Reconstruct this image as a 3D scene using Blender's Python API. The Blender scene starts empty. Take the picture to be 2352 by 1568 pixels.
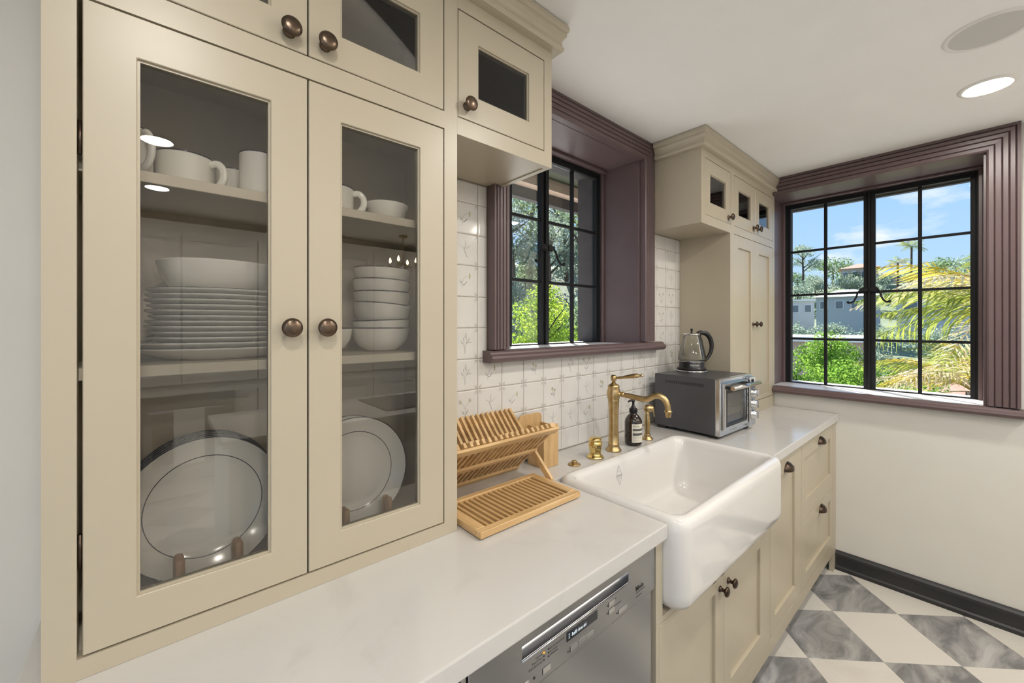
import bpy, bmesh, math, random
from mathutils import Vector, Matrix, noise as mnoise
R = math.radians
S = bpy.context.scene
COL = S.collection

# ------------------------------------------------------------------ camera
cam = bpy.data.cameras.new('camera'); co = bpy.data.objects.new('camera', cam); COL.objects.link(co)
cam.sensor_width = 36; cam.lens = 36 * 934 / 2352; cam.shift_y = -40 / 2352
cam.clip_start = 0.02; cam.clip_end = 600
co.location = (0, 0, 1.445); co.rotation_euler = (R(90), 0, -R(41.108)); S.camera = co
S.view_settings.view_transform = 'Standard'; S.view_settings.look = 'None'
S.view_settings.exposure = 0.18; S.view_settings.gamma = 1; S.view_settings.use_curve_mapping = False
S.cycles.caustics_reflective = False; S.cycles.caustics_refractive = False
S.cycles.max_bounces = 7; S.cycles.diffuse_bounces = 4; S.cycles.glossy_bounces = 3
S.cycles.transmission_bounces = 6; S.cycles.transparent_max_bounces = 14; S.cycles.adaptive_threshold = .10; S.cycles.sample_clamp_indirect = 6

# ------------------------------------------------------------------ sky
W = bpy.data.worlds.new('sky'); S.world = W; W.use_nodes = True
wn = W.node_tree; wn.nodes.clear()
def N(t, k, **kw):
    n = t.nodes.new(k)
    for a, b in kw.items(): setattr(n, a, b)
    return n
def ramp(n, stops):
    e = n.color_ramp.elements
    while len(e) < len(stops): e.new(0.5)
    for i, (p, c) in enumerate(stops):
        e[i].position = p; e[i].color = (*c, 1) if len(c) == 3 else c
wo = N(wn, 'ShaderNodeOutputWorld'); bg = N(wn, 'ShaderNodeBackground'); tc = N(wn, 'ShaderNodeTexCoord')
sx = N(wn, 'ShaderNodeSeparateXYZ'); cr = N(wn, 'ShaderNodeValToRGB')
ramp(cr, [(0.0, (.30, .30, .27)), (.49, (.42, .45, .46)), (.505, (.60, .76, .93)), (.56, (.44, .66, .95)), (.64, (.34, .58, .94)), (.80, (.24, .46, .88)), (1.0, (.17, .36, .78))])
mp = N(wn, 'ShaderNodeMapping'); mp.inputs['Scale'].default_value = (1, 1, 2.6)
cn = N(wn, 'ShaderNodeTexNoise'); cn.inputs['Scale'].default_value = 6.5; cn.inputs['Detail'].default_value = 7; cn.inputs['Roughness'].default_value = .55
ck = N(wn, 'ShaderNodeValToRGB'); ramp(ck, [(.55, (0, 0, 0)), (.70, (1, 1, 1))])
mx = N(wn, 'ShaderNodeMix', data_type='RGBA'); ma = N(wn, 'ShaderNodeMath', operation='MULTIPLY_ADD')
L = wn.links.new
L(tc.outputs['Generated'], sx.inputs[0]); ma.inputs[1].default_value = .5; ma.inputs[2].default_value = .5
L(sx.outputs['Z'], ma.inputs[0]); L(ma.outputs[0], cr.inputs[0]); L(tc.outputs['Generated'], mp.inputs[0]); L(mp.outputs[0], cn.inputs['Vector'])
L(cn.outputs['Fac'], ck.inputs[0]); L(ck.outputs[0], mx.inputs['Factor']); L(cr.outputs[0], mx.inputs['A']); mx.inputs['B'].default_value = (.86, .90, .96, 1)
L(mx.outputs['Result'], bg.inputs[0]); bg.inputs[1].default_value = 1.05; L(bg.outputs[0], wo.inputs[0])

# ------------------------------------------------------------------ sun
sl = bpy.data.lights.new('sun', 'SUN'); sl.energy = 14.0; sl.angle = R(.6); sl.color = (1, .95, .86)
so = bpy.data.objects.new('sun', sl); COL.objects.link(so)
SUN_AZ, SUN_EL = 43, 36.2          # azimuth from +Y towards +X, elevation
_d = Vector((math.sin(R(SUN_AZ)) * math.cos(R(SUN_EL)), math.cos(R(SUN_AZ)) * math.cos(R(SUN_EL)), math.sin(R(SUN_EL))))
so.rotation_euler = _d.to_track_quat('Z', 'Y').to_euler(); so.location = (20, 20, 30)
LAMP = 188.0                      # radiance of the ceiling downlight lenses
PANEL = 1.0

# ------------------------------------------------------------------ materials
def mat(name, col, rough=.5, metal=0, spec=.5, var=0, vscale=6, bump=0, bscale=60, coat=0, stretch=None, col2=None, detail=4, lo=.35, hi=.65, ior=1.5, rvar=0):
    m = bpy.data.materials.new(name); m.use_nodes = True; t = m.node_tree; b = t.nodes['Principled BSDF']
    b.inputs['Base Color'].default_value = (*col, 1); b.inputs['Roughness'].default_value = rough; b.inputs['Metallic'].default_value = metal
    b.inputs['Specular IOR Level'].default_value = spec; b.inputs['IOR'].default_value = ior
    if coat: b.inputs['Coat Weight'].default_value = coat; b.inputs['Coat Roughness'].default_value = .05
    c = N(t, 'ShaderNodeTexCoord'); src = c.outputs['Object']
    if stretch:
        q = N(t, 'ShaderNodeMapping'); q.inputs['Scale'].default_value = stretch; t.links.new(src, q.inputs[0]); src = q.outputs[0]
    if var or col2:
        n = N(t, 'ShaderNodeTexNoise'); n.inputs['Scale'].default_value = vscale; n.inputs['Detail'].default_value = detail; t.links.new(src, n.inputs['Vector'])
        r = N(t, 'ShaderNodeValToRGB'); c2 = col2 or tuple(x * (1 - var) for x in col); ramp(r, [(lo, c2), (hi, col)])
        t.links.new(n.outputs['Fac'], r.inputs[0]); t.links.new(r.outputs[0], b.inputs['Base Color'])
        if rvar:
            k = N(t, 'ShaderNodeMath', operation='MULTIPLY_ADD'); k.inputs[1].default_value = rvar; k.inputs[2].default_value = rough - rvar / 2
            t.links.new(n.outputs['Fac'], k.inputs[0]); t.links.new(k.outputs[0], b.inputs['Roughness'])
    if bump:
        n = N(t, 'ShaderNodeTexNoise'); n.inputs['Scale'].default_value = bscale; n.inputs['Detail'].default_value = 3; t.links.new(src, n.inputs['Vector'])
        bp = N(t, 'ShaderNodeBump'); bp.inputs['Strength'].default_value = bump; bp.inputs['Distance'].default_value = .002
        t.links.new(n.outputs['Fac'], bp.inputs['Height']); t.links.new(bp.outputs[0], b.inputs['Normal'])
    return m
def emis(name, col, st):
    m = bpy.data.materials.new(name); m.use_nodes = True; t = m.node_tree; t.nodes.clear()
    e = N(t, 'ShaderNodeEmission'); o = N(t, 'ShaderNodeOutputMaterial'); e.inputs[0].default_value = (*col, 1); e.inputs[1].default_value = st
    t.links.new(e.outputs[0], o.inputs[0]); return m
def glassmat(name, tint=(1, 1, 1), ior=1.5, rough=0.0, boost=1.0):
    m = bpy.data.materials.new(name); m.use_nodes = True; t = m.node_tree; t.nodes.clear()
    o = N(t, 'ShaderNodeOutputMaterial'); x = N(t, 'ShaderNodeMixShader'); tr = N(t, 'ShaderNodeBsdfTransparent'); gl = N(t, 'ShaderNodeBsdfGlossy'); f = N(t, 'ShaderNodeFresnel')
    tr.inputs[0].default_value = (*tint, 1); gl.inputs['Roughness'].default_value = rough; f.inputs[0].default_value = ior
    k = N(t, 'ShaderNodeMath', operation='MULTIPLY'); k.inputs[1].default_value = boost; k.use_clamp = True
    t.links.new(f.outputs[0], k.inputs[0]); t.links.new(k.outputs[0], x.inputs[0]); t.links.new(tr.outputs[0], x.inputs[1]); t.links.new(gl.outputs[0], x.inputs[2]); t.links.new(x.outputs[0], o.inputs[0])
    return m
def leafmat(name, a, b, trans=.4, scale=1.2):
    m = bpy.data.materials.new(name); m.use_nodes = True; t = m.node_tree; t.nodes.clear()
    o = N(t, 'ShaderNodeOutputMaterial'); x = N(t, 'ShaderNodeMixShader'); d = N(t, 'ShaderNodeBsdfDiffuse'); q = N(t, 'ShaderNodeBsdfTranslucent')
    c = N(t, 'ShaderNodeTexCoord'); n = N(t, 'ShaderNodeTexNoise'); n.inputs['Scale'].default_value = scale; n.inputs['Detail'].default_value = 5
    r = N(t, 'ShaderNodeValToRGB'); ramp(r, [(.35, a), (.65, b)])
    t.links.new(c.outputs['Object'], n.inputs['Vector']); t.links.new(n.outputs['Fac'], r.inputs[0])
    t.links.new(r.outputs[0], d.inputs[0]); t.links.new(r.outputs[0], q.inputs[0]); x.inputs[0].default_value = trans
    t.links.new(d.outputs[0], x.inputs[1]); t.links.new(q.outputs[0], x.inputs[2]); t.links.new(x.outputs[0], o.inputs[0]); return m
def marble(name, base, vein, scale, rough, lo=.5, hi=.62, dist=1.2, stretch=(1, 1, 1)):
    m = bpy.data.materials.new(name); m.use_nodes = True; t = m.node_tree; b = t.nodes['Principled BSDF']
    b.inputs['Roughness'].default_value = rough
    c = N(t, 'ShaderNodeTexCoord'); mp = N(t, 'ShaderNodeMapping'); mp.inputs['Scale'].default_value = stretch
    oi = N(t, 'ShaderNodeObjectInfo'); mu = N(t, 'ShaderNodeVectorMath', operation='SCALE'); mu.inputs[0].default_value = (13, 7, 5); t.links.new(oi.outputs['Random'], mu.inputs['Scale'])
    t.links.new(c.outputs['Object'], mp.inputs[0]); t.links.new(mu.outputs[0], mp.inputs['Location'])
    n = N(t, 'ShaderNodeTexNoise'); n.inputs['Scale'].default_value = scale; n.inputs['Detail'].default_value = 8; n.inputs['Roughness'].default_value = .6; n.inputs['Distortion'].default_value = dist
    r = N(t, 'ShaderNodeValToRGB'); ramp(r, [(lo, base), (hi, vein)])
    t.links.new(mp.outputs[0], n.inputs['Vector']); t.links.new(n.outputs['Fac'], r.inputs[0]); t.links.new(r.outputs[0], b.inputs['Base Color']); return m

M = {}
M['paint'] = mat('cream_paint', (.495, .434, .326), .34, var=.03, vscale=3, bump=.03, bscale=25)
M['interior'] = mat('cabinet_interior', (.60, .53, .415), .5, var=.03)  # lighter than the face paint so shelves look lit behind the glass
M['wall'] = mat('wall_paint', (.71, .69, .64), .6, var=.02, bump=.06, bscale=40)
M['wallgreen'] = mat('pale_wall_paint', (.70, .70, .62), .6, var=.02, bump=.06, bscale=40)
M['ceil'] = mat('ceiling_paint', (.92, .91, .885), .75, var=.02)
M['trim'] = mat('plum_brown_paint', (.136, .092, .092), .36, var=.06, vscale=8)
M['base'] = mat('charcoal_paint', (.022, .022, .022), .4)
M['counter'] = marble('white_quartz', (.605, .588, .56), (.555, .535, .505), 5, .16, .56, .74)
M['sink'] = mat('white_fireclay', (.735, .715, .685), .08, coat=.3)
M['brass'] = mat('aged_brass', (.58, .43, .22), .33, 1, var=0, col2=(.47, .335, .16), vscale=40, rvar=.10)
M['gold'] = mat('polished_brass', (.83, .62, .24), .12, 1)
M['bronze'] = mat('oil_rubbed_bronze', (.185, .132, .095), .28, 1, col2=(.10, .074, .055), vscale=30)
M['knobdark'] = mat('dark_bronze', (.085, .06, .045), .32, 1)
M['steel'] = mat('brushed_steel', (.47, .475, .49), .26, 1, var=.06, vscale=30, stretch=(.3, 30, 30))
M['chrome'] = mat('chrome', (.80, .80, .81), .08, 1)
M['steel2'] = mat('satin_steel', (.66, .66, .66), .2, 1)
M['oven'] = mat('charcoal_metal', (.088, .088, .094), .36, .35, var=.03)
M['black'] = mat('black_plastic', (.012, .012, .013), .38)
M['iron'] = mat('black_iron', (.010, .011, .012), .6, spec=.25)
M['tile'] = mat('glazed_tile', (.715, .692, .655), .09, var=.05, vscale=9, bump=.06, bscale=14)
M['grout'] = mat('grout', (.40, .33, .25), .85, var=.1, vscale=30)
M['print'] = mat('tile_print', (.38, .375, .36), .2)
M['printy'] = mat('tile_print_yellow', (.48, .47, .27), .2)
M['bamboo'] = mat('bamboo', (.70, .47, .23), .42, col2=(.50, .31, .13), vscale=9, stretch=(.5, 5, 5), bump=.04)
M['bambooy'] = mat('bamboo_cross', (.70, .47, .23), .42, col2=(.50, .31, .13), vscale=9, stretch=(5, .5, 5), bump=.04)
M['peg2'] = mat('bamboo_upright', (.66, .44, .21), .45, col2=(.52, .33, .15), vscale=9, stretch=(5, 5, .5))
M['peg'] = mat('wood_peg', (.46, .27, .14), .5, col2=(.34, .19, .09), vscale=14, stretch=(5, 5, .6))
M['gmarble'] = marble('grey_marble', (.17, .17, .172), (.48, .47, .46), 4.5, .22, .37, .68, .9, (1, 2.2, 1))
M['wmarble'] = marble('white_marble', (.68, .65, .595), (.60, .56, .50), 3, .22, .52, .76, 1.2)
M['fgrout'] = mat('floor_grout', (.50, .46, .38), .8)
M['ceramic'] = mat('white_porcelain', (.82, .79, .72), .12)
M['rim'] = mat('navy_rim', (.018, .02, .035), .2)
M['pane'] = glassmat('cabinet_glass', (.975, .97, .955), 1.5, 0, 1.35)
M['winpane'] = glassmat('window_glass', (.97, .98, .98), 1.45, 0, .2)
M['kglass'] = glassmat('kettle_glass', (.99, .995, .99), 1.45, 0, .7)
M['amber'] = mat('amber_bottle', (.018, .009, .006), .06, coat=.5)
M['paper'] = mat('label_paper', (.72, .68, .58), .6)
M['ink'] = mat('ink', (.04, .04, .04), .5)
M['inkg'] = mat('grey_ink', (.36, .35, .33), .5)
M['lcd'] = mat('display_glass', (.015, .018, .024), .08)
M['lcdtxt'] = emis('display_text', (.85, .95, 1), .85)
M['led'] = emis('amber_led', (1, .42, .05), 1.2)
M['lens'] = emis('lamp_lens', (1, .95, .88), LAMP)
M['white'] = mat('white_paint', (.80, .78, .74), .45)
M['grille'] = mat('speaker_cloth', (.60, .59, .56), .8)
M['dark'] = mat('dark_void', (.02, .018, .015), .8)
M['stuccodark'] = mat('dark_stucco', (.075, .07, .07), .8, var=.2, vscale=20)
M['eave'] = mat('eave_paint', (.085, .10, .06), .7)
M['eavewood'] = mat('eave_wood', (.62, .47, .36), .7)
M['lit_sill'] = mat('lit_sill_tone', (.80, .78, .78), .35)  # brightness of the lit sill top put into its colour

# ------------------------------------------------------------------ mesh helpers
class MB:
    def __init__(s): s.v = []; s.f = []; s.m = []; s.s = []
    def add(s, vs, fs, mi=0, sm=False):
        o = len(s.v); s.v += [tuple(v) for v in vs]; s.f += [tuple(i + o for i in f) for f in fs]; s.m += [mi] * len(fs); s.s += [sm] * len(fs); return s
    def box(s, x0, x1, y0, y1, z0, z1, mi=0):
        return s.add([(x0, y0, z0), (x1, y0, z0), (x1, y1, z0), (x0, y1, z0), (x0, y0, z1), (x1, y0, z1), (x1, y1, z1), (x0, y1, z1)],
                     [(3, 2, 1, 0), (4, 5, 6, 7), (0, 1, 5, 4), (1, 2, 6, 5), (2, 3, 7, 6), (3, 0, 4, 7)], mi)
    def obox(s, a, b, w, h, up=(0, 0, 1), mi=0):          # bar from a to b, width w (sideways), height h (along up)
        a = Vector(a); b = Vector(b); d = (b - a).normalized(); u = Vector(up); r = d.cross(u).normalized(); u = r.cross(d).normalized()
        vs = [p + r * w / 2 * i + u * h / 2 * j for p in (a, b) for i, j in ((-1, -1), (1, -1), (1, 1), (-1, 1))]
        return s.add(vs, [(0, 1, 2, 3), (7, 6, 5, 4), (0, 4, 5, 1), (1, 5, 6, 2), (2, 6, 7, 3), (3, 7, 4, 0)], mi)
    def lathe(s, prof, c=(0, 0, 0), n=32, ax=None, mi=0, sm=True, a0=0, a1=2 * math.pi, flat=1.0):
        full = abs(a1 - a0 - 2 * math.pi) < 1e-6; k = n if full else n + 1; c = Vector(c); vs = []
        for r, z in prof:
            for i in range(k):
                a = a0 + (a1 - a0) * i / n; p = Vector((r * math.cos(a), r * math.sin(a) * flat, z)); vs.append(c + (ax @ p if ax else p))
        fs = []
        for j in range(len(prof) - 1):
            for i in range(n):
                i2 = (i + 1) % k if full else i + 1
                fs.append((j * k + i, j * k + i2, (j + 1) * k + i2, (j + 1) * k + i))
        return s.add(vs, fs, mi, sm)
    def tube(s, pts, rad, n=12, mi=0, sm=True, cap=True, flat=1.0, up=None):
        pts = [Vector(p) for p in pts]; rad = rad if isinstance(rad, (list, tuple)) else [rad] * len(pts)
        vs = []; prev = None
        for i, p in enumerate(pts):
            d = (pts[min(i + 1, len(pts) - 1)] - pts[max(i - 1, 0)]).normalized()
            if prev is None:
                q = Vector(up) if up else (Vector((0, 0, 1)) if abs(d.z) < .9 else Vector((1, 0, 0)))
            else: q = prev
            r = d.cross(q).normalized(); u = r.cross(d).normalized(); prev = u
            for k in range(n):
                a = 2 * math.pi * k / n; vs.append(p + (r * math.cos(a) + u * math.sin(a) * flat) * rad[i])
        fs = [(j * n + i, j * n + (i + 1) % n, (j + 1) * n + (i + 1) % n, (j + 1) * n + i) for j in range(len(pts) - 1) for i in range(n)]
        s.add(vs, fs, mi, sm)
        if cap: s.add([vs[i] for i in range(n)], [tuple(range(n))[::-1]], mi); s.add([vs[-n + i] for i in range(n)], [tuple(range(n))], mi)
        return s
    def seg(s, p0, o0, p1, o1, nrm, prof, mi=0, sm=False):   # moulding: profile (offset, height) swept p0->p1 with mitred offsets o0, o1
        p0, o0, p1, o1, nrm = map(Vector, (p0, o0, p1, o1, nrm)); n = len(prof)
        vs = [p0 + o0 * w + nrm * h for w, h in prof] + [p1 + o1 * w + nrm * h for w, h in prof]
        fs = [(i, i + 1, n + i + 1, n + i) for i in range(n - 1)] + [(n - 1, 0, n, 2 * n - 1), tuple(range(n))[::-1], tuple(range(n, 2 * n))]
        return s.add(vs, fs, mi, sm)
    def prism(s, poly, y0, y1, ax='y', mi=0):               # polygon (a,b) extruded along an axis
        n = len(poly)
        def P(a, b, t): return (a, t, b) if ax == 'y' else ((t, a, b) if ax == 'x' else (a, b, t))
        vs = [P(a, b, y0) for a, b in poly] + [P(a, b, y1) for a, b in poly]
        return s.add(vs, [tuple(range(n)), tuple(range(n, 2 * n))[::-1]] + [(i, n + i, n + (i + 1) % n, (i + 1) % n) for i in range(n)], mi)
    def frame(s, x0, x1, z0, z1, a0, a1, b0, b1, y0, y1, mi=0):   # rectangular ring, one seamless piece
        o = [(x0, z0), (x1, z0), (x1, z1), (x0, z1)]; i = [(a0, b0), (a1, b0), (a1, b1), (a0, b1)]
        vs = [(x, y0, z) for x, z in o + i] + [(x, y1, z) for x, z in o + i]; fs = []
        for k in range(4):
            n = (k + 1) % 4; fs += [(k, n, 4 + n, 4 + k), (8 + n, 8 + k, 12 + k, 12 + n), (n, k, 8 + k, 8 + n), (4 + k, 4 + n, 12 + n, 12 + k)]
        return s.add(vs, fs, mi)
    def mesh(s, name, mats, bevel=0, seg=1, recalc=True, off=(0, 0, 0)):
        me = bpy.data.meshes.new(name); ox, oy, oz = off
        me.from_pydata([(x - ox, y - oy, z - oz) for x, y, z in s.v], [], s.f)
        for m in (mats if isinstance(mats, (list, tuple)) else [mats]): me.materials.append(M[m])
        me.polygons.foreach_set('material_index', s.m); me.polygons.foreach_set('use_smooth', s.s)
        if bevel or recalc:
            b = bmesh.new(); b.from_mesh(me)
            if recalc: bmesh.ops.remove_doubles(b, verts=b.verts, dist=1e-6); bmesh.ops.recalc_face_normals(b, faces=b.faces)
            if bevel:
                es = [e for e in b.edges if len(e.link_faces) == 2 and e.calc_face_angle(0) > .5]
                bmesh.ops.bevel(b, geom=es, offset=bevel, segments=seg, affect='EDGES', profile=.6, clamp_overlap=True)
            b.to_mesh(me); b.free()
        me.update(); return me
    def build(s, name, mats, parent=None, bevel=0, seg=1, local=False, recalc=True):
        off = (0, 0, 0) if (parent is None or local) else WL.get(parent, (0, 0, 0))
        o = bpy.data.objects.new(name, s.mesh(name, mats, bevel, seg, recalc, off)); COL.objects.link(o); o.parent = parent
        if parent is not None: WL[o] = WL.get(parent, (0, 0, 0))
        return o
WL = {}
def smooth(pts, k=5):                                     # Catmull-Rom through points
    p = [Vector(q) for q in pts]; p = [2 * p[0] - p[1]] + p + [2 * p[-1] - p[-2]]; out = []
    for i in range(1, len(p) - 2):
        for j in range(k):
            t = j / k; a, b, c, d = p[i - 1:i + 3]
            out.append(.5 * ((2 * b) + (c - a) * t + (2 * a - 5 * b + 4 * c - d) * t * t + (3 * b - a - 3 * c + d) * t ** 3))
    return out + [p[-2]]
def smoothr(r, k=5): return [r[i] + (r[i + 1] - r[i]) * j / k for i in range(len(r) - 1) for j in range(k)] + [r[-1]]
def tag(o, label=None, cat=None, group=None, kind=None):
    if label: o['label'] = label
    if cat: o['category'] = cat
    if group: o['group'] = group
    if kind: o['kind'] = kind
    return o
def thing(name, label, cat, loc=(0, 0, 0), rz=0, group=None, kind=None):
    o = bpy.data.objects.new(name, None); COL.objects.link(o); o.location = loc; o.rotation_euler = (0, 0, rz); WL[o] = tuple(loc)
    o.empty_display_size = .05
    return tag(o, label, cat, group, kind)
def struct(o, label, cat): return tag(o, label, cat, kind='structure')
def inst(name, me, parent=None, loc=(0, 0, 0), rot=(0, 0, 0), scale=(1, 1, 1)):
    o = bpy.data.objects.new(name, me); COL.objects.link(o); o.parent = parent; o.location = loc; o.rotation_euler = rot; o.scale = scale; return o
def copytree(o, parent=None):
    c = o.copy(); COL.objects.link(c); c.parent = parent
    for ch in o.children: copytree(ch, c)
    return c
def textmb(txt, size, fn, mi=0, align='LEFT', mb=None, bold=0):
    cu = bpy.data.curves.new('t', 'FONT'); cu.body = txt; cu.size = size; cu.align_x = align; cu.resolution_u = 3; cu.offset = bold
    ob = bpy.data.objects.new('t', cu); COL.objects.link(ob); dg = bpy.context.evaluated_depsgraph_get()
    me = bpy.data.meshes.new_from_object(ob.evaluated_get(dg)); mb = mb or MB()
    mb.add([fn(v.co.x, v.co.y) for v in me.vertices], [tuple(p.vertices) for p in me.polygons], mi)
    bpy.data.objects.remove(ob); bpy.data.curves.remove(cu); bpy.data.meshes.remove(me); return mb
ROTY = Matrix.Rotation(R(90), 3, 'X')           # lathe axis z -> -y (towards the room)
# ================================================================== the room
RW, LW, BW, FW, CH = 3.035, -2.2, 1.160, -3.2, 2.38
TF = 1.153                                     # face of the wall tiles
o = MB().box(LW - .2, RW + .2, FW - .2, BW, -.12, -.004).build('floor', 'fgrout'); FLOOR = struct(o, 'diagonal chequered grey and white marble tile floor', 'floor')
def clip(poly, ax, val, keep_less):
    out = []
    for i in range(len(poly)):
        a, b = poly[i], poly[(i + 1) % len(poly)]; ia = (a[ax] <= val) == keep_less; ib = (b[ax] <= val) == keep_less
        if ia: out.append(a)
        if ia != ib:
            t = (val - a[ax]) / (b[ax] - a[ax]); out.append((a[0] + (b[0] - a[0]) * t, a[1] + (b[1] - a[1]) * t))
    return out
full = {}
def floortile(cx, cy, mt):
    h = .2195; poly = [(cx - h, cy), (cx, cy - h), (cx + h, cy), (cx, cy + h)]
    c = clip(clip(clip(clip(poly, 0, RW, True), 0, LW, False), 1, .72, True), 1, FW, False)
    if len(c) < 3: return
    area = abs(sum(c[i][0] * c[(i + 1) % len(c)][1] - c[(i + 1) % len(c)][0] * c[i][1] for i in range(len(c)))) / 2
    if area < 2e-4: return
    if area > .0963:
        if mt not in full:
            m = MB(); q = [(x - cx, y - cy) for x, y in poly]; i = [(x * .992, y * .992) for x, y in q]
            m.add([(x, y, -.004) for x, y in q] + [(x, y, -.0008) for x, y in q] + [(x, y, 0) for x, y in i], [(8, 9, 10, 11)] + [(a + k, a + (k + 1) % 4, a + 4 + (k + 1) % 4, a + 4 + k) for a in (0, 4) for k in range(4)])
            full[mt] = m.mesh('floor_tile', mt)
        inst('floor_tile', full[mt], FLOOR, (cx, cy, 0))
    else:
        o = MB().prism([(x - cx, y - cy) for x, y in c], -.004, 0, 'z').build('floor_tile', mt, FLOOR, local=True); o.location = (cx, cy, 0)
for i in range(-12, 4):
    for j in range(-3, 10):
        floortile(2.343 + .44 * i, .484 - .44 * j, 'gmarble'); floortile(2.563 + .44 * i, .264 - .44 * j, 'wmarble')
struct(MB().box(LW - .2, RW + .45, FW - .2, BW + .45, CH, CH + .15).build('ceiling', 'ceil'), 'smooth off white ceiling', 'ceiling')

def wallwith(name, fn, a0, a1, z0, z1, holes, d0, d1, mt, label, cat='wall', parent=None):
    m = MB(); cur = a0
    for (h0, h1, b0, b1) in sorted(holes):
        m.box(cur, h0, d0, d1, z0, z1); m.box(h0, h1, d0, d1, z0, b0); m.box(h0, h1, d0, d1, b1, z1); cur = h1
    m.box(cur, a1, d0, d1, z0, z1); m.v = [fn(*p) for p in m.v]
    o = m.build(name, mt, parent)
    if label: struct(o, label, cat)
    return o
F1 = lambda a, d, z: (a, d, z)
F2 = lambda a, d, z: (d, -a, z)
W1 = (.965, 1.88, 1.335, 2.30); W2 = (-.90, .027, 1.035, 2.285)     # openings (a0, a1, z0, z1)
WB = wallwith('wall_back', F1, LW - .2, RW + .2, 0, CH, [W1], BW, 1.43, 'wall', 'back wall with tiled splashback and deep set window')
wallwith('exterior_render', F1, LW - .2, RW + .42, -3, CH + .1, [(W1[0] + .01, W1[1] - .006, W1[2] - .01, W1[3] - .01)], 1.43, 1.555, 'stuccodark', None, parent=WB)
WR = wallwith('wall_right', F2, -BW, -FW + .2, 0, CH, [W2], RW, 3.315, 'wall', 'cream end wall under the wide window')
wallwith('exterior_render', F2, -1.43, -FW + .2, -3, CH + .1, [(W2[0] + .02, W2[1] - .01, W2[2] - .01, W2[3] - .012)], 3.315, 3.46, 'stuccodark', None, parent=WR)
wallwith('wall_left', F2, -BW, -FW, 0, CH, [(.15, 2.9, .02, 2.25)], LW - .2, LW, 'wall', 'plain side wall with an opening added to let in daylight behind the camera')  # unglazed opening added to let daylight into the room
wallwith('wall_front', F1, LW, RW, 0, CH, [(-1.95, -.50, .02, 2.27)], FW - .2, FW, 'wall', 'cream wall opposite the sink with an opening added for daylight')  # opening added as a second daylight source behind the camera
BP = [(0, 0), (0, .022), (.018, .022), (.026, .016), (.074, .014), (.084, .019), (.094, .017), (.104, .009), (.110, .006), (.110, 0)]
struct(MB().seg((RW, .56, 0), (0, 0, 1), (RW, FW, 0), (0, 0, 1), (-1, 0, 0), BP).build('baseboard_right', 'base'), 'glossy charcoal moulded baseboard below the end wall', 'baseboard')

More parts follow.
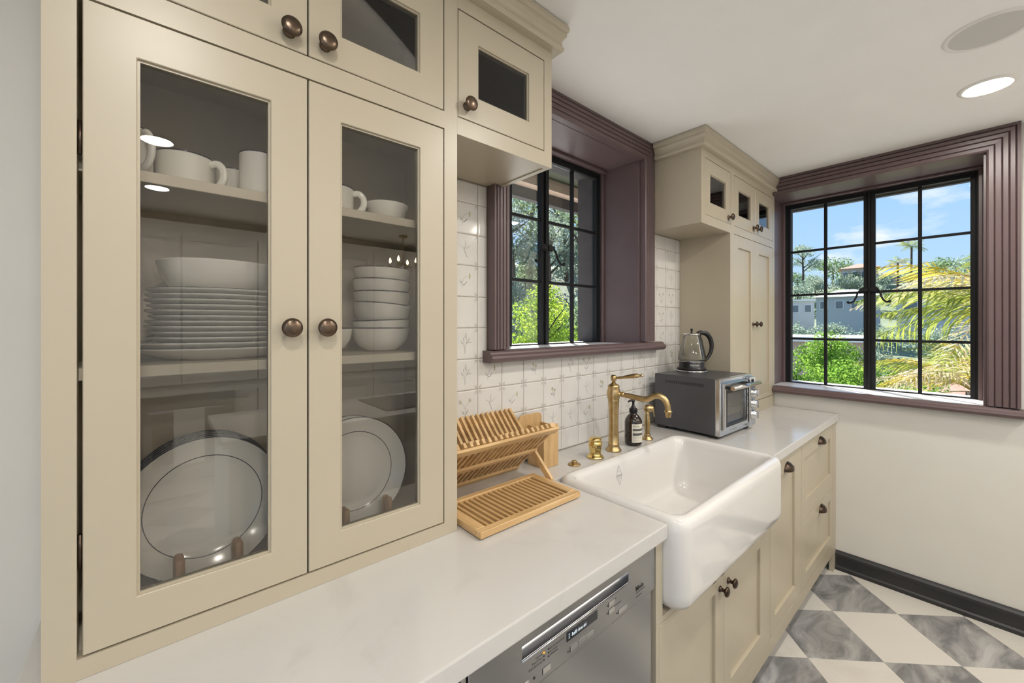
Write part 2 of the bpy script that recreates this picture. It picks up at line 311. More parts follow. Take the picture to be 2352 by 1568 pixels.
# ------------------------------------------------------------------ windows
CASP = [(0, 0), (0, .034), (.005, .039), (.016, .039), (.018, .033), (.0205, .039), (.033, .0405), (.0355, .034), (.038, .0405), (.049, .042), (.0515, .035), (.054, .042), (.064, .044), (.0665, .037), (.069, .044), (.077, .044), (.077, 0)]
def window(idx, fn, w, dep, rows, hz, label, tlabel, silla, sillz, head_only=False, d_in=TF, right_w=1.0, left=True):
    a0, a1, z0, z1 = w
    def B(m, name, mt, parent=None, **k):
        m.v = [fn(*p) for p in m.v]; return m.build(name, mt, parent, **k)
    root = B(MB().frame(a0 + .010, a1 - .010, z0 - .018, z1 - .002, a0 + .034, a1 - .034, z0 + .002, z1 - .036, dep - .012, dep + .030), 'window_%d' % idx, 'iron', bevel=.002)
    struct(root, label, 'window'); am = (a0 + a1) / 2
    B(MB().box(am - .007, am + .007, dep - .02, dep + .012, z0 + .002, z1 - .036), 'mullion', 'iron', root, bevel=.002)
    for sgn in (-1, 1):
        s0, s1 = (a0 + .034, am - .007) if sgn < 0 else (am + .007, a1 - .034)
        i0, i1, j0, j1 = s0 + .020, s1 - .020, z0 + .016, z1 - .054
        m = MB().frame(s0, s1, z0 + .002, z1 - .036, i0, i1, j0, j1, dep - .008, dep + .020)
        mid = (i0 + i1) / 2
        for r in range(1, rows):
            zz = j0 + (j1 - j0) * r / rows; m.box(i0, i1, dep, dep + .016, zz - .007, zz + .007)
        m.box(mid - .008, mid + .008, dep - .001, dep + .017, j0, j1)
        sash = B(m, 'casement', 'iron', root, bevel=.0015)
        for c in range(2):
            for r in range(rows):
                p0 = i0 if c == 0 else mid + .006; p1 = mid - .006 if c == 0 else i1
                B(MB().box(p0, p1, dep + .007, dep + .010, j0 + (j1 - j0) * r / rows + .005, j0 + (j1 - j0) * (r + 1) / rows - .005), 'pane', 'winpane', sash)
        # cockspur fastener
        ca = am + sgn * .022
        h = MB().box(ca - .014, ca + .014, dep - .020, dep - .008, hz - .016, hz + .016)
        h.box(ca + sgn * .002 - .02, ca + sgn * .002 + .02, dep - .03, dep - .018, hz - .010, hz + .010)
        q = [(ca + sgn * .020, dep - .026, hz - .004), (ca + sgn * .030, dep - .03, hz - .020), (ca + sgn * .036, dep - .034, hz - .045), (ca + sgn * .045, dep - .038, hz - .066), (ca + sgn * .058, dep - .042, hz - .078), (ca + sgn * .072, dep - .042, hz - .078), (ca + sgn * .078, dep - .042, hz - .070)]
        h.tube(q, [.006, .005, .005, .005, .006, .0075, .006], 8)
        B(h, 'fastener', 'iron', sash)
    # ---- plum painted surround
    t = thing('trim_%d' % idx, tlabel, 'trim', fn(am, d_in, z0), kind='structure')
    n = Vector(fn(0, -1, 0)) - Vector(fn(0, 0, 0))
    V = lambda a, z, d=d_in: fn(a, d, z)
    U = lambda a, z: tuple(Vector(fn(a, 0, z)) - Vector(fn(0, 0, 0)))
    zt = z1 - .012; k = (CH - .001 - zt) / .077
    PH = CASP
    def sg(name, p0, o0, p1, o1): MB().seg(V(*p0), U(*o0), V(*p1), U(*o1), n, PH).build(name, 'trim', t)
    if left: sg('casing_board', (a0, z0 + .02), (-1, 0), (a0, zt), (-1, k))
    sg('head_casing', (a0 if left else -.871, zt), (-1 if left else 0, k), (a1, zt), (right_w, k))
    sg('casing_board', (a1, zt), (right_w, k), (a1, z0 + .02), (right_w, 0))
    for nm, bx in (('jamb_lining', (a0, a0 + .010, d_in - .004, dep - .012, z0, z1)), ('jamb_lining', (a1 - .010, a1, d_in - .004, dep - .012, z0, z1)), ('head_lining', (a0, a1, d_in - .004, dep - .012, z1 - .012, z1))):
        B(MB().box(*bx), nm, 'trim', t, bevel=.001)
    B(MB().box(a0 + .010, a0 + .026, dep - .030, dep - .012, z0 + .01, z1 - .012), 'stop_bead', 'trim', t, bevel=.002)
    B(MB().box(a1 - .026, a1 - .010, dep - .030, dep - .012, z0 + .01, z1 - .012), 'stop_bead', 'trim', t, bevel=.002)
    B(MB().box(a0 + .010, a1 - .010, dep - .05, dep - .012, z1 - .026, z1 - .012), 'stop_bead', 'trim', t, bevel=.004, seg=2)
    B(MB().box(a0 + .001, a1 - .001, d_in - .02, dep + .15, z0 - .02, z0 + .010), 'sill_board', 'lit_sill', t)
    pf = [(0, -.016), (.044, -.016), (.054, -.010), (.058, 0), (.056, .008), (.046, .014), (.044, .020), (.036, .026), (.0, .026)]
    pf = [(z - .016, h) for h, z in pf]
    MB().seg(V(silla[0], sillz + .016), U(0, 1), V(silla[1], sillz + .016), U(0, 1), n, pf).build('sill_nosing', 'trim', t)
    return root, t
window(1, F1, W1, 1.392, 3, 1.815, 'black iron casement window above the sink', 'reeded plum brown surround and sill of the sink window', (.868, 2.05), 1.325)
window(2, F2, W2, 3.285, 4, 1.655, 'wide black iron casement window in the end wall', 'reeded plum brown surround and sill of the end wall window', (-.868, .15), 1.022, d_in=RW, right_w=1.35, left=False)
# roof eave over the sink window, outside
e = thing('roof_eave', 'dark green boarded eave with pale rafter plate outside the sink window', 'eave', (1.4, 1.56, 2.4))
MB().box(-1, 3.4, 1.555, 2.32, 2.56, 2.60).build('soffit', 'eave', e)
for k in range(5): MB().box(-1, 3.4, 1.70 + k * .11, 1.705 + k * .11, 2.55, 2.56).build('soffit_batten', 'eave', e)
MB().box(-1, 3.4, 2.16, 2.24, 2.475, 2.555).build('rafter_plate', 'eavewood', e)
MB().box(-1, 3.4, 2.245, 2.30, 2.395, 2.66).build('fascia', 'stuccodark', e)

e = thing('roof_eave', 'overhanging eave above the end wall window outside', 'eave', (3.5, .4, 2.5))
MB().box(3.46, 4.28, FW, 2.3, 2.56, 2.62).build('soffit', 'eave', e)
MB().box(4.26, 4.30, FW, 2.3, 2.44, 2.68).build('fascia', 'stuccodark', e)

# ------------------------------------------------------------------ wall tiles with printed flowers
for q_ in ((.58, .90, .915, 1.936), (1.95, 2.335, .915, 1.936), (.90, 1.95, .915, 1.33)): MB().box(q_[0], q_[1], TF + .0025, BW, q_[2], q_[3]).build('grout_bed', 'grout', WB)
def ribbon(m, pts, w, mi=0):
    for (a, b), (c, d) in zip(pts[:-1], pts[1:]):
        l = math.hypot(c - a, d - b) or 1; nx, ny = -(d - b) / l * w / 2, (c - a) / l * w / 2
        m.add([(a - nx, 0, b - ny), (c - nx, 0, d - ny), (c + nx, 0, d + ny), (a + nx, 0, b + ny)], [(0, 1, 2, 3)], mi)
def ell(m, cx, cy, rx, ry, rot=0, mi=0, n=10):
    m.add([(cx + rx * math.cos(t) * math.cos(rot) - ry * math.sin(t) * math.sin(rot), 0, cy + rx * math.cos(t) * math.sin(rot) + ry * math.sin(t) * math.cos(rot)) for t in [2 * math.pi * i / n for i in range(n)]], [tuple(range(n))], mi)
def bez(p, q, r, n=7): return [((1 - t) ** 2 * p[0] + 2 * t * (1 - t) * q[0] + t * t * r[0], (1 - t) ** 2 * p[1] + 2 * t * (1 - t) * q[1] + t * t * r[1]) for t in [i / n for i in range(n + 1)]]
w_ = .0011
def corner(m):
    for sx_, sz_ in ((1, 1), (1, -1), (-1, 1), (-1, -1)):
        for an in (12, 32, 45, 58, 78):
            l = .018 if an == 45 else (.016 if an in (32, 58) else .012); c, s_ = math.cos(R(an)), math.sin(R(an)); X, Z = .0515, .0505
            ribbon(m, [(sx_ * (X - .003 * c), sz_ * (Z - .003 * s_)), (sx_ * (X - l * c), sz_ * (Z - l * s_))], .0009)
def motif(kind):
    m = MB(); corner(m)
    if kind == 1:                                   # drooping poppy
        ribbon(m, bez((-.012, -.026), (-.014, .018), (.017, .017)), w_); ell(m, .019, .017, .0035, .011, 0, 1); ribbon(m, bez((.017, .006), (.026, .016), (.018, .028)), .0008)
        for a in ((-.022, -.003), (-.024, .002), (-.018, .004), (-.021, -.008)): ribbon(m, [(-.013, -.009), a], w_)
        for a in ((-.002, -.012), (.002, -.008), (.006, -.004)): ribbon(m, bez((-.011, -.014), (a[0] - .002, a[1] - .006), a), w_); ell(m, a[0], a[1], .003, .0016, .8)
    if kind == 2:                                   # humming bird
        ribbon(m, bez((-.024, .012), (-.010, .010), (-.004, .004)), .0008); ribbon(m, bez((-.004, .004), (.000, -.010), (.008, -.026)), .0018); ribbon(m, bez((-.012, .008), (-.004, -.004), (.008, -.026)), .0009)
        for a in ((.004, .030), (.001, .026), (.022, .018), (.018, .014), (.013, .010)): ribbon(m, bez((-.003, .004), (a[0] * .6, a[1] * .3), a), .0009)
    if kind == 3:                                   # two flowers on a forked stem
        ribbon(m, bez((0, -.034), (-.001, -.010), (.001, -.006)), w_); ribbon(m, bez((0, -.010), (-.003, .006), (-.018, .014)), w_); ribbon(m, bez((0, -.010), (.006, .006), (.017, .016)), w_)
        for cx, cz in ((-.020, .017), (.019, .019)):
            for an in range(0, 360, 60): ell(m, cx + .0045 * math.cos(R(an)), cz + .0045 * math.sin(R(an)), .0045, .0014, R(an), 1 if an % 120 else 0)
        ell(m, -.008, -.021, .009, .002, R(125)); ell(m, .008, -.019, .010, .002, R(58)); ribbon(m, [(-.006, -.034), (.006, -.034)], .0008)
    if kind == 4:                                   # wheat like sprig
        ribbon(m, bez((-.002, -.034), (-.004, -.010), (.014, .012)), w_); ribbon(m, bez((.002, -.030), (-.004, -.010), (-.006, .012)), w_); ribbon(m, bez((.004, .002), (.010, .014), (.003, .030)), .0009)
        for a, b, r in ((.015, .014, 60), (.003, .032, 110), (-.006, .015, 95), (-.013, .004, 125), (.019, .004, 20), (.009, .004, 40), (.001, .022, 120)): ell(m, a, b, .007, .0015, R(r))
        ribbon(m, [(-.004, -.012), (-.013, -.010)], .0009); ribbon(m, [(-.005, -.006), (-.011, .004)], .0009)
    if kind == 5:                                   # small posy
        ribbon(m, bez((.012, -.026), (.002, -.014), (-.002, .010)), .0013); ribbon(m, bez((.004, -.014), (.004, .000), (.008, .008)), w_)
        for cx, cz in ((-.004, .016), (.010, .010)):
            for an in range(20, 380, 60): ell(m, cx + .004 * math.cos(R(an)), cz + .004 * math.sin(R(an)), .0042, .0016, R(an), 1 if an % 80 else 0)
        ell(m, -.008, -.006, .010, .0022, R(130)); ell(m, .008, -.008, .009, .0020, R(55)); ell(m, -.002, -.001, .006, .0014, R(80))
    return m.mesh('printed_motif', ['print', 'printy'], recalc=False)
MOT = {k: motif(k) for k in range(6)}
TX, TZ = .1092, .1075
def tilemesh(w, h):
    a, b, c = w / 2 - .0011, h / 2 - .0011, .0035
    return MB().add([(-a, .007, -b), (a, .007, -b), (a, .007, b), (-a, .007, b), (-a, .0016, -b), (a, .0016, -b), (a, .0016, b), (-a, .0016, b), (-a + c, 0, -b + c), (a - c, 0, -b + c), (a - c, 0, b - c), (-a + c, 0, b - c)],
        [(8, 9, 10, 11)] + [(q + k, q + (k + 1) % 4, q + 4 + (k + 1) % 4, q + 4 + k) for q in (0, 4) for k in range(4)]).mesh('wall_tile', 'tile')
TM = {}
# motif plan read from the photograph, row 0 is the course just under the sill
PLAN = {(0, 0): 4, (0, 1): 1, (0, 2): 0, (0, 3): 5, (0, 4): 0, (0, 5): 4, (0, 6): 3, (0, 7): 0, (0, 8): 0, (0, 9): 0, (0, 10): 4, (0, 11): 2,
        (1, 0): 3, (1, 1): 2, (1, 2): 1, (1, 3): 0, (1, 4): 5, (1, 5): 0, (1, 6): 2, (1, 7): 5, (1, 8): 0, (1, 9): 0, (1, 10): 3, (1, 11): 1,
        (2, 3): 0, (2, 4): 2, (2, 5): 2, (2, 6): 1, (2, 7): 0, (2, 8): 4, (2, 9): 3, (2, 10): 0, (3, 5): 2, (3, 6): 0, (3, 7): 3, (3, 8): 5,
        (-1, 0): 4, (-2, 0): 0, (-3, 0): 1, (-4, 0): 2, (-5, 0): 1, (-6, 0): 0}
rng = random.Random(5)
for i in range(-2, 15):
    for j in range(-6, 4):
        x0 = .848 - TX + i * TX; x1 = x0 + TX; z1 = 1.324 - j * TZ; z0 = z1 - TZ
        x0 = max(x0, .582); x1 = min(x1, 2.334); z0 = max(z0, .917); z1 = min(z1, 1.934)
        if x1 - x0 < .01 or z1 - z0 < .01: continue
        if z1 > 1.33:
            if x0 < .887 < x1: x1 = .887
            if x0 < 1.958 < x1: x0 = 1.958
            if x0 >= .886 and x1 <= 1.959: continue
            if x1 - x0 < .012: continue
        key = (round(x1 - x0, 4), round(z1 - z0, 4))
        if key not in TM: TM[key] = tilemesh(*key)
        t = inst('wall_tile', TM[key], WB, ((x0 + x1) / 2, TF, (z0 + z1) / 2), (R(rng.uniform(-.25, .25)), 0, R(rng.uniform(-.25, .25))))
        if key == (round(TX, 4), round(TZ, 4)):
            k = PLAN.get((j, i)); k = rng.choice([0, 0, 1, 2, 3, 4, 5]) if k is None else k
            inst('printed_motif', MOT[k], t, (0, -.00025, 0))
# ================================================================== cabinets
HF, RF, DF = .879, .873, .555                  # front planes: hutch, corner cabinet, base units
def knob(parent, x, y, z, mt='bronze', r=.0185, p=.030):
    pr = [(0, 0), (r * .62, 0), (r * .62, .003), (r * .40, .005), (r * .34, .012), (r * .42, p * .55), (r * .92, p * .66), (r, p * .74), (r * .93, p * .86), (r * .6, p * .96), (0, p)]
    return MB().lathe(pr, (x, y, z), 28, ROTY).build('knob', mt, parent)
def cup_pull(parent, x, y, z, a=.042, b=.026, c=.034):
    m = MB(); n, k = 20, 8; vs = []
    for i in range(n + 1):
        th = math.pi * i / n
        for j in range(k + 1):
            ph = math.pi / 2 * j / k; vs.append((x + a * math.cos(th), y - b * math.sin(th) * math.cos(ph), z - .014 + c * math.sin(th) ** .8 * math.sin(ph)))
    m.add(vs, [(i * (k + 1) + j, (i + 1) * (k + 1) + j, (i + 1) * (k + 1) + j + 1, i * (k + 1) + j + 1) for i in range(n) for j in range(k)], 0, True)
    m.prism([(x + (a + .004) * math.cos(t), z - .016 + (c + .004) * math.sin(t)) for t in [math.pi * i / 16 for i in range(17)]], y - .002, y)
    return m.build('cup_pull', 'knobdark', parent)
def glass_door(parent, x0, x1, z0, z1, a0, a1, b0, b1, y, kn=None, th=.020):
    d = MB().frame(x0, x1, z0, z1, a0, a1, b0, b1, y, y + th).build('door', 'paint', parent, bevel=.0012)
    MB().frame(a0 - .001, a1 + .001, b0 - .001, b1 + .001, a0 + .0035, a1 - .0035, b0 + .0035, b1 - .0035, y + .005, y + th - .002).build('glazing_bead', 'paint', d)
    MB().box(a0 + .001, a1 - .001, y + .009, y + .012, b0 + .001, b1 - .001).build('glass_pane', 'pane', d)
    if kn: knob(d, kn[0], y, kn[1])
    return d
def shaker(parent, name, x0, x1, z0, z1, a0, a1, b0, b1, y, th=.020):
    d = MB().frame(x0, x1, z0, z1, a0, a1, b0, b1, y, y + th).build(name, 'paint', parent, bevel=.0012)
    MB().box(a0 - .002, a1 + .002, y + .010, y + th - .002, b0 - .002, b1 + .002).build('panel', 'paint', d)
    return d
CRP = [(0, 0), (.014, 0), (.024, .001), (.028, .006), (.0275, .014), (.024, .020), (.0225, .030), (.0265, .040), (.033, .047), (.0345, .053), (.032, .056), (.037, .060), (.0395, .066), (.0395, .076), (.036, .084), (0, .084)]
def crown(parent, path, z):
    for i, ((p, o_), (q, w)) in enumerate(zip(path[:-1], path[1:])):
        m = MB(); n = len(CRP)
        vs = [(p[0] + o_[0] * a, p[1] + o_[1] * a, z + h) for a, h in CRP] + [(q[0] + w[0] * a, q[1] + w[1] * a, z + h) for a, h in CRP]
        m.add(vs, [(k, k + 1, n + k + 1, n + k) for k in range(n - 1)] + [(n - 1, 0, n, 2 * n - 1), tuple(range(n))[::-1], tuple(range(n, 2 * n))])
        m.build('crown_moulding', 'paint', parent)

# ---- glazed hutch standing on the worktop
H = thing('hutch', 'tall cream hutch with glass doors full of white dishes', 'cabinet', (.227, HF, .915))
c = MB()
for (x0, x1, z0, z1) in ((-.125, -.090, .9155, 2.30), (.5425, .580, .9155, 2.30), (-.090, .5425, .9155, .946), (-.090, .5425, 1.9355, 1.978), (-.090, .5425, 2.258, 2.30)): c.box(x0, x1, HF, HF + .020, z0, z1)
c.build('face_frame', 'paint', H)
MB().box(.2255, .2285, HF + .006, HF + .018, .946, 2.258).build('door_gap_shade', 'dark', H)  # dark strip filling the gap between doors, shade put in as colour
MB().box(.562, .580, HF + .020, TF - .001, .9155, 2.379).build('side_panel', 'paint', H)
MB().box(-.125, -.107, HF + .020, TF - .001, .9155, 2.379).build('side_panel', 'paint', H)
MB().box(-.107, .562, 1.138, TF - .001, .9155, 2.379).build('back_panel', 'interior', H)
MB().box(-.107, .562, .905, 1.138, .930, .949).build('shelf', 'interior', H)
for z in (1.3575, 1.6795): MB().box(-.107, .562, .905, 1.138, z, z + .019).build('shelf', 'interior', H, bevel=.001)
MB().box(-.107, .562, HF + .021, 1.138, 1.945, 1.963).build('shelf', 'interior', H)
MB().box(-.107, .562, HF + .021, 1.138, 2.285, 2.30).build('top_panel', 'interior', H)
MB().box(-.125, .580, HF + .003, HF + .020, 2.30, 2.379).build('frieze', 'paint', H)
crown(H, [((-.159, HF), (0, -1)), ((.580, HF), (0, -1))], 2.294)
glass_door(H, -.084, .2255, .949, 1.9325, -.024, .162, 1.012, 1.868, HF, (.194, 1.438))
glass_door(H, .2285, .5395, .949, 1.9325, .291, .475, 1.012, 1.868, HF, (.258, 1.438))
glass_door(H, -.084, .2255, 1.981, 2.255, -.024, .162, 2.047, 2.190, HF, (.193, 2.011))
glass_door(H, .2285, .5395, 1.981, 2.255, .291, .475, 2.047, 2.190, HF, (.259, 2.013))
for z in (1.08, 1.70): MB().tube([(-.087, HF + .006, z), (-.087, HF + .006, z + .05)], .0035, 8).build('hinge', 'knobdark', H)

# ---- small glazed cabinet above the splashback, beside the hutch
C2 = thing('wall_cabinet', 'small cream wall cabinet with one glass door left of the sink window', 'cabinet', (.756, HF, 1.933))
c = MB()
for (x0, x1, z0, z1) in ((.5805, .582, 1.933, 2.30), (.899, .932, 1.933, 2.30), (.582, .899, 1.933, 1.977), (.582, .899, 2.258, 2.30)): c.box(x0, x1, HF, HF + .020, z0, z1)
c.build('face_frame', 'paint', C2)
MB().box(.914, .932, HF + .020, TF - .001, 1.933, 2.379).build('side_panel', 'paint', C2)
MB().box(.5805, .914, HF + .020, TF - .001, 1.936, 1.952).build('bottom_panel', 'paint', C2)
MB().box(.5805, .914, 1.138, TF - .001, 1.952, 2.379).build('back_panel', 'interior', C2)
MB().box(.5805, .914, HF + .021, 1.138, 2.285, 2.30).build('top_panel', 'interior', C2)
MB().box(.5805, .932, HF + .003, HF + .020, 2.30, 2.379).build('frieze', 'paint', C2)
crown(C2, [((.5805, HF), (0, -1)), ((.932, HF), (1, -1)), ((.932, TF - .05), (1, 0))], 2.294)
glass_door(C2, .5845, .8975, 1.980, 2.255, .648, .835, 2.047, 2.190, HF, (.610, 2.013))

# ---- corner cabinet by the end wall
C3 = thing('corner_cabinet', 'cream corner cabinet with three small glass doors over tall panelled doors', 'cabinet', (2.6, RF, .915))
c = MB()
for (x0, x1, z0, z1) in ((1.968, 2.004, 1.934, 2.30), (2.324, 2.3645, 1.934, 2.30), (3.007, 3.033, .9155, 2.30), (2.004, 2.324, 1.934, 1.979), (2.004, 2.324, 2.257, 2.30), (2.3645, 3.007, 1.9365, 1.979), (2.3645, 3.007, 2.257, 2.30), (2.315, 2.3585, .9155, 1.934), (2.3585, 3.007, .9155, .985)): c.box(x0, x1, RF, RF + .020, z0, z1)
c.build('face_frame', 'paint', C3)
MB().box(1.968, 1.986, RF + .020, TF - .001, 1.934, 2.379).build('side_panel', 'paint', C3)
MB().box(1.986, 3.033, RF + .020, TF - .001, 1.936, 1.954).build('bottom_panel', 'paint', C3)
MB().box(2.315, 2.335, RF + .020, TF - .001, .9155, 1.936).build('side_panel', 'paint', C3)
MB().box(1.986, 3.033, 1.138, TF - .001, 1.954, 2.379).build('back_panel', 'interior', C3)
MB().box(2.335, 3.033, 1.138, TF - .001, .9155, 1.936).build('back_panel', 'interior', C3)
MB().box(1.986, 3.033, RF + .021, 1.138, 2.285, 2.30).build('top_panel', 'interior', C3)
MB().box(1.968, 3.033, RF + .003, RF + .020, 2.30, 2.379).build('frieze', 'paint', C3)
crown(C3, [((1.968, TF - .05), (-1, 0)), ((1.968, RF), (-1, -1)), ((3.033, RF), (0, -1))], 2.294)
glass_door(C3, 2.006, 2.322, 1.981, 2.255, 2.068, 2.260, 2.047, 2.188, RF, (2.292, 2.012))
glass_door(C3, 2.3665, 2.6865, 1.981, 2.255, 2.432, 2.622, 2.047, 2.188, RF, (2.655, 2.012))
glass_door(C3, 2.6895, 3.005, 1.981, 2.255, 2.752, 2.940, 2.047, 2.188, RF, (2.722, 2.012))
d = shaker(C3, 'door', 2.3605, 2.681, .988, 1.934, 2.425, 2.616, 1.012, 1.868, RF); knob(d, 2.648, RF, 1.444, 'knobdark', .016)
d = shaker(C3, 'door', 2.684, 3.005, .988, 1.934, 2.748, 2.938, 1.012, 1.868, RF); knob(d, 2.716, RF, 1.444, 'knobdark', .016)

# ---- worktop with the sink cut out
SX0, SX1, SY0, SY1 = 1.022, 1.846, .497, .948
wt = MB(); CF = .541
wt.prism([(-.158, CF), (SX0 - .002, CF), (SX0 - .002, SY1 + .002), (SX1 + .002, SY1 + .002), (SX1 + .002, CF), (3.033, CF), (3.033, TF + .003), (-.158, TF + .003)], .876, .915, 'z')
wt = wt.build('worktop', 'counter', bevel=.003, seg=2); tag(wt, 'long white stone worktop running under the windows and around the sink', 'worktop')

# ---- farmhouse sink
def rrect(x0, x1, y0, y1, r, n=8):
    out = []
    for cx, cy, a in ((x1 - r, y0 + r, -90), (x1 - r, y1 - r, 0), (x0 + r, y1 - r, 90), (x0 + r, y0 + r, 180)):
        for i in range(n + 1): t = R(a + 90 * i / n); out.append((cx + r * math.cos(t), cy + r * math.sin(t)))
    return out
SK = thing('farmhouse_sink', 'white fireclay farmhouse sink with rounded apron front', 'sink', (1.434, .72, .665))
m = MB(); rings = []
for ins, z, r in ((.060, .679, .03), (.030, .679, .04), (.010, .687, .045), (.002, .704, .048), (0, .726, .048), (0, .890, .048), (.001, .908, .048), (.005, .921, .047), (.012, .928, .045), (.021, .930, .042), (.030, .928, .040), (.037, .921, .040), (.042, .908, .042), (.046, .87, .050), (.056, .745, .060), (.064, .718, .060), (.084, .703, .055), (.13, .699, .04)):
    rings.append([(x, y, z) for x, y in rrect(SX0 + ins, SX1 - ins, SY0 + ins, SY1 - ins, r)])
n = len(rings[0]); vs = [p for q in rings for p in q]
m.add(vs, [(j * n + i, j * n + (i + 1) % n, (j + 1) * n + (i + 1) % n, (j + 1) * n + i) for j in range(len(rings) - 1) for i in range(n)], 0, True)
m.add(rings[0], [tuple(range(n))], 0, True); m.add(rings[-1], [tuple(range(n))], 0, True)
m.build('basin', 'sink', SK)
MB().lathe([(0, .7005), (.030, .7005), (.034, .703), (.044, .7035), (.046, .700)], (1.434, .72, 0), 28).build('drain', 'chrome', SK)
lg = MB(); yb = SY1 - .0495; ribw = .0012; LX, LZ = 1.330, .868
dia = [(LX, LZ + .036), (LX + .019, LZ), (LX, LZ - .036), (LX - .019, LZ), (LX, LZ + .036)]
yl = lambda z: SY1 - .042 - .004 * (.908 - z) / .038 - .0012 if z > .87 else SY1 - .046 - .010 * (.87 - z) / .125 - .0012
for (a, b), (c_, d_) in zip(dia[:-1], dia[1:]):
    l = math.hypot(c_ - a, d_ - b); nx, nz = -(d_ - b) / l * ribw / 2, (c_ - a) / l * ribw / 2
    lg.add([(a - nx, yl(b), b - nz), (c_ - nx, yl(d_), d_ - nz), (c_ + nx, yl(d_), d_ + nz), (a + nx, yl(b), b + nz)], [(0, 1, 2, 3)])
textmb('SHAWS', .0088, lambda x, y: (LX + x, yl(LZ - .004 + y), LZ - .004 + y), 0, 'CENTER', lg, .0002)
for z_, w2 in ((LZ - .011, .007), (LZ + .013, .003)): lg.add([(LX - w2, yl(z_), z_), (LX + w2, yl(z_), z_), (LX + w2, yl(z_ + .0016), z_ + .0016), (LX - w2, yl(z_ + .0016), z_ + .0016)], [(0, 1, 2, 3)])
lg.build('maker_mark', 'inkg', SK, recalc=False)

# ---- base units
BB, BTOP = .107, .874
def base_unit(name, label, x0, x1, top=BTOP):
    t = thing(name, label, 'cabinet', ((x0 + x1) / 2, DF, 0))
    m = MB().box(x0, x1, DF + .021, DF + .039, BB, top); m.box(x0, x0 + .016, DF + .039, 1.12, BB, top); m.box(x1 - .016, x1, DF + .039, 1.12, BB, top); m.box(x0, x1, 1.10, 1.12, BB, top); m.box(x0 + .016, x1 - .016, DF + .039, 1.10, BB, BB + .016)
    m.build('carcass', 'dark' if top < .7 else 'paint', t)
    MB().box(x0, x1, .608, .626, .001, BB).build('toe_kick', 'base', t)
    return t
SB = base_unit('sink_cabinet', 'cream base cabinet with two panelled doors under the sink', .985, 1.8735, .664)
c = MB(); c.box(.985, .999, DF, DF + .020, BB, .874); c.box(.999, SX0 - .003, DF, DF + .020, .648, .874); c.box(SX0 - .003, SX1 - .002, DF, DF + .020, .648, .664); c.box(.999, 1.8735, DF, DF + .020, BB, .166)
c.box(SX1 + .003, 1.8735, DF, DF + .020, .646, .874)
c.build('face_frame', 'paint', SB)
d = shaker(SB, 'door', 1.0005, 1.4165, .168, .645, 1.066, 1.353, .236, .577, DF); knob(d, 1.386, DF, .580, 'knobdark', .016)
d = shaker(SB, 'door', 1.4195, 1.8715, .168, .645, 1.478, 1.763, .236, .577, DF); knob(d, 1.452, DF, .580, 'knobdark', .016)
TB = base_unit('pullout_cabinet', 'narrow cream base cabinet with one panelled door right of the sink', 1.8745, 2.3205)
MB().box(1.8745, 2.3205, DF, DF + .020, BB, .165).build('plinth_rail', 'paint', TB, bevel=.0006)
d = shaker(TB, 'door', 1.8765, 2.318, .168, .862, 1.934, 2.216, .236, .795, DF); cup_pull(d, 2.10, DF, .815)
DB = base_unit('drawer_cabinet', 'cream drawer cabinet standing against the end wall', 2.3215, 3.033)
c = MB(); c.box(2.970, 3.033, DF, DF + .020, .001, .874); c.box(2.3215, 2.970, DF, DF + .020, BB, .165); c.box(2.3215, 2.970, DF, DF + .020, .862, .874)
c.build('face_frame', 'paint', DB)
d = shaker(DB, 'drawer', 2.324, 2.9675, .494, .860, 2.394, 2.904, .587, .792, DF); cup_pull(d, 2.675, DF, .824)
d = shaker(DB, 'drawer', 2.324, 2.9675, .168, .491, 2.394, 2.904, .228, .436, DF); cup_pull(d, 2.690, DF, .457)
LB = base_unit('end_base_cabinet', 'cream base cabinet left of the dishwasher under the hutch', -.158, .372)
d = shaker(LB, 'door', -.154, .368, .168, .862, -.09, .30, .236, .795, DF); cup_pull(d, .107, DF, .815)
MB().box(-.158, .372, DF, DF + .020, BB, .165).build('plinth_rail', 'paint', LB)

# ---- dishwasher
DW = thing('dishwasher', 'stainless steel dishwasher with a lit display under the worktop', 'dishwasher', (.68, DF, 0))
MB().box(.388, .972, DF + .024, 1.10, .10, .864).build('tub', 'dark', DW)
MB().box(.376, .386, DF + .004, DF + .03, .12, .870).build('side_strip', 'steel2', DW)
f = MB().box(.390, .966, DF + .002, DF + .024, .115, .7545).build('door', 'steel', DW, bevel=.003, seg=2)
hx0, hx1, hz0, hz1 = .510, .860, .821, .846
p = MB().frame(.389, .978, .755, .868, hx0, hx1, hz0, hz1, DF, DF + .024).build('control_panel', 'steel', DW, bevel=.0015)
g = MB(); nn = 8; prf = [(DF + .002 + .022 * math.sin(R(90) * i / nn), hz0 + .001 + (hz1 - hz0 - .001) * (1 - math.cos(R(90) * i / nn))) for i in range(nn + 1)]
g.add([(x, y, z) for y, z in prf for x in (hx0, hx1)], [(2 * i, 2 * i + 1, 2 * i + 3, 2 * i + 2) for i in range(nn)], 0, True)
g.build('handle_recess', 'steel', p, recalc=False)
MB().tube([(hx0 - .002, DF - .001, hz0 - .001), (hx1 + .002, DF - .001, hz0 - .001)], .0018, 8).build('handle_lip', 'steel2', p)
MB().box(.633, .735, DF - .0012, DF + .002, .7925, .8125).build('display', 'lcd', p, bevel=.0005)
t = MB(); textmb('Refill rinse aid', .0105, lambda x, y: (.6475 + x * .80, DF - .0016, .7985 + y), 0, 'LEFT', t, .0002)
for a in (0, .0025, .005): t.box(.638, .6415, DF - .0016, DF - .0013, .798 + a * 1.6, .7992 + a * 1.6)
t.build('display_text', 'lcdtxt', p, recalc=False)
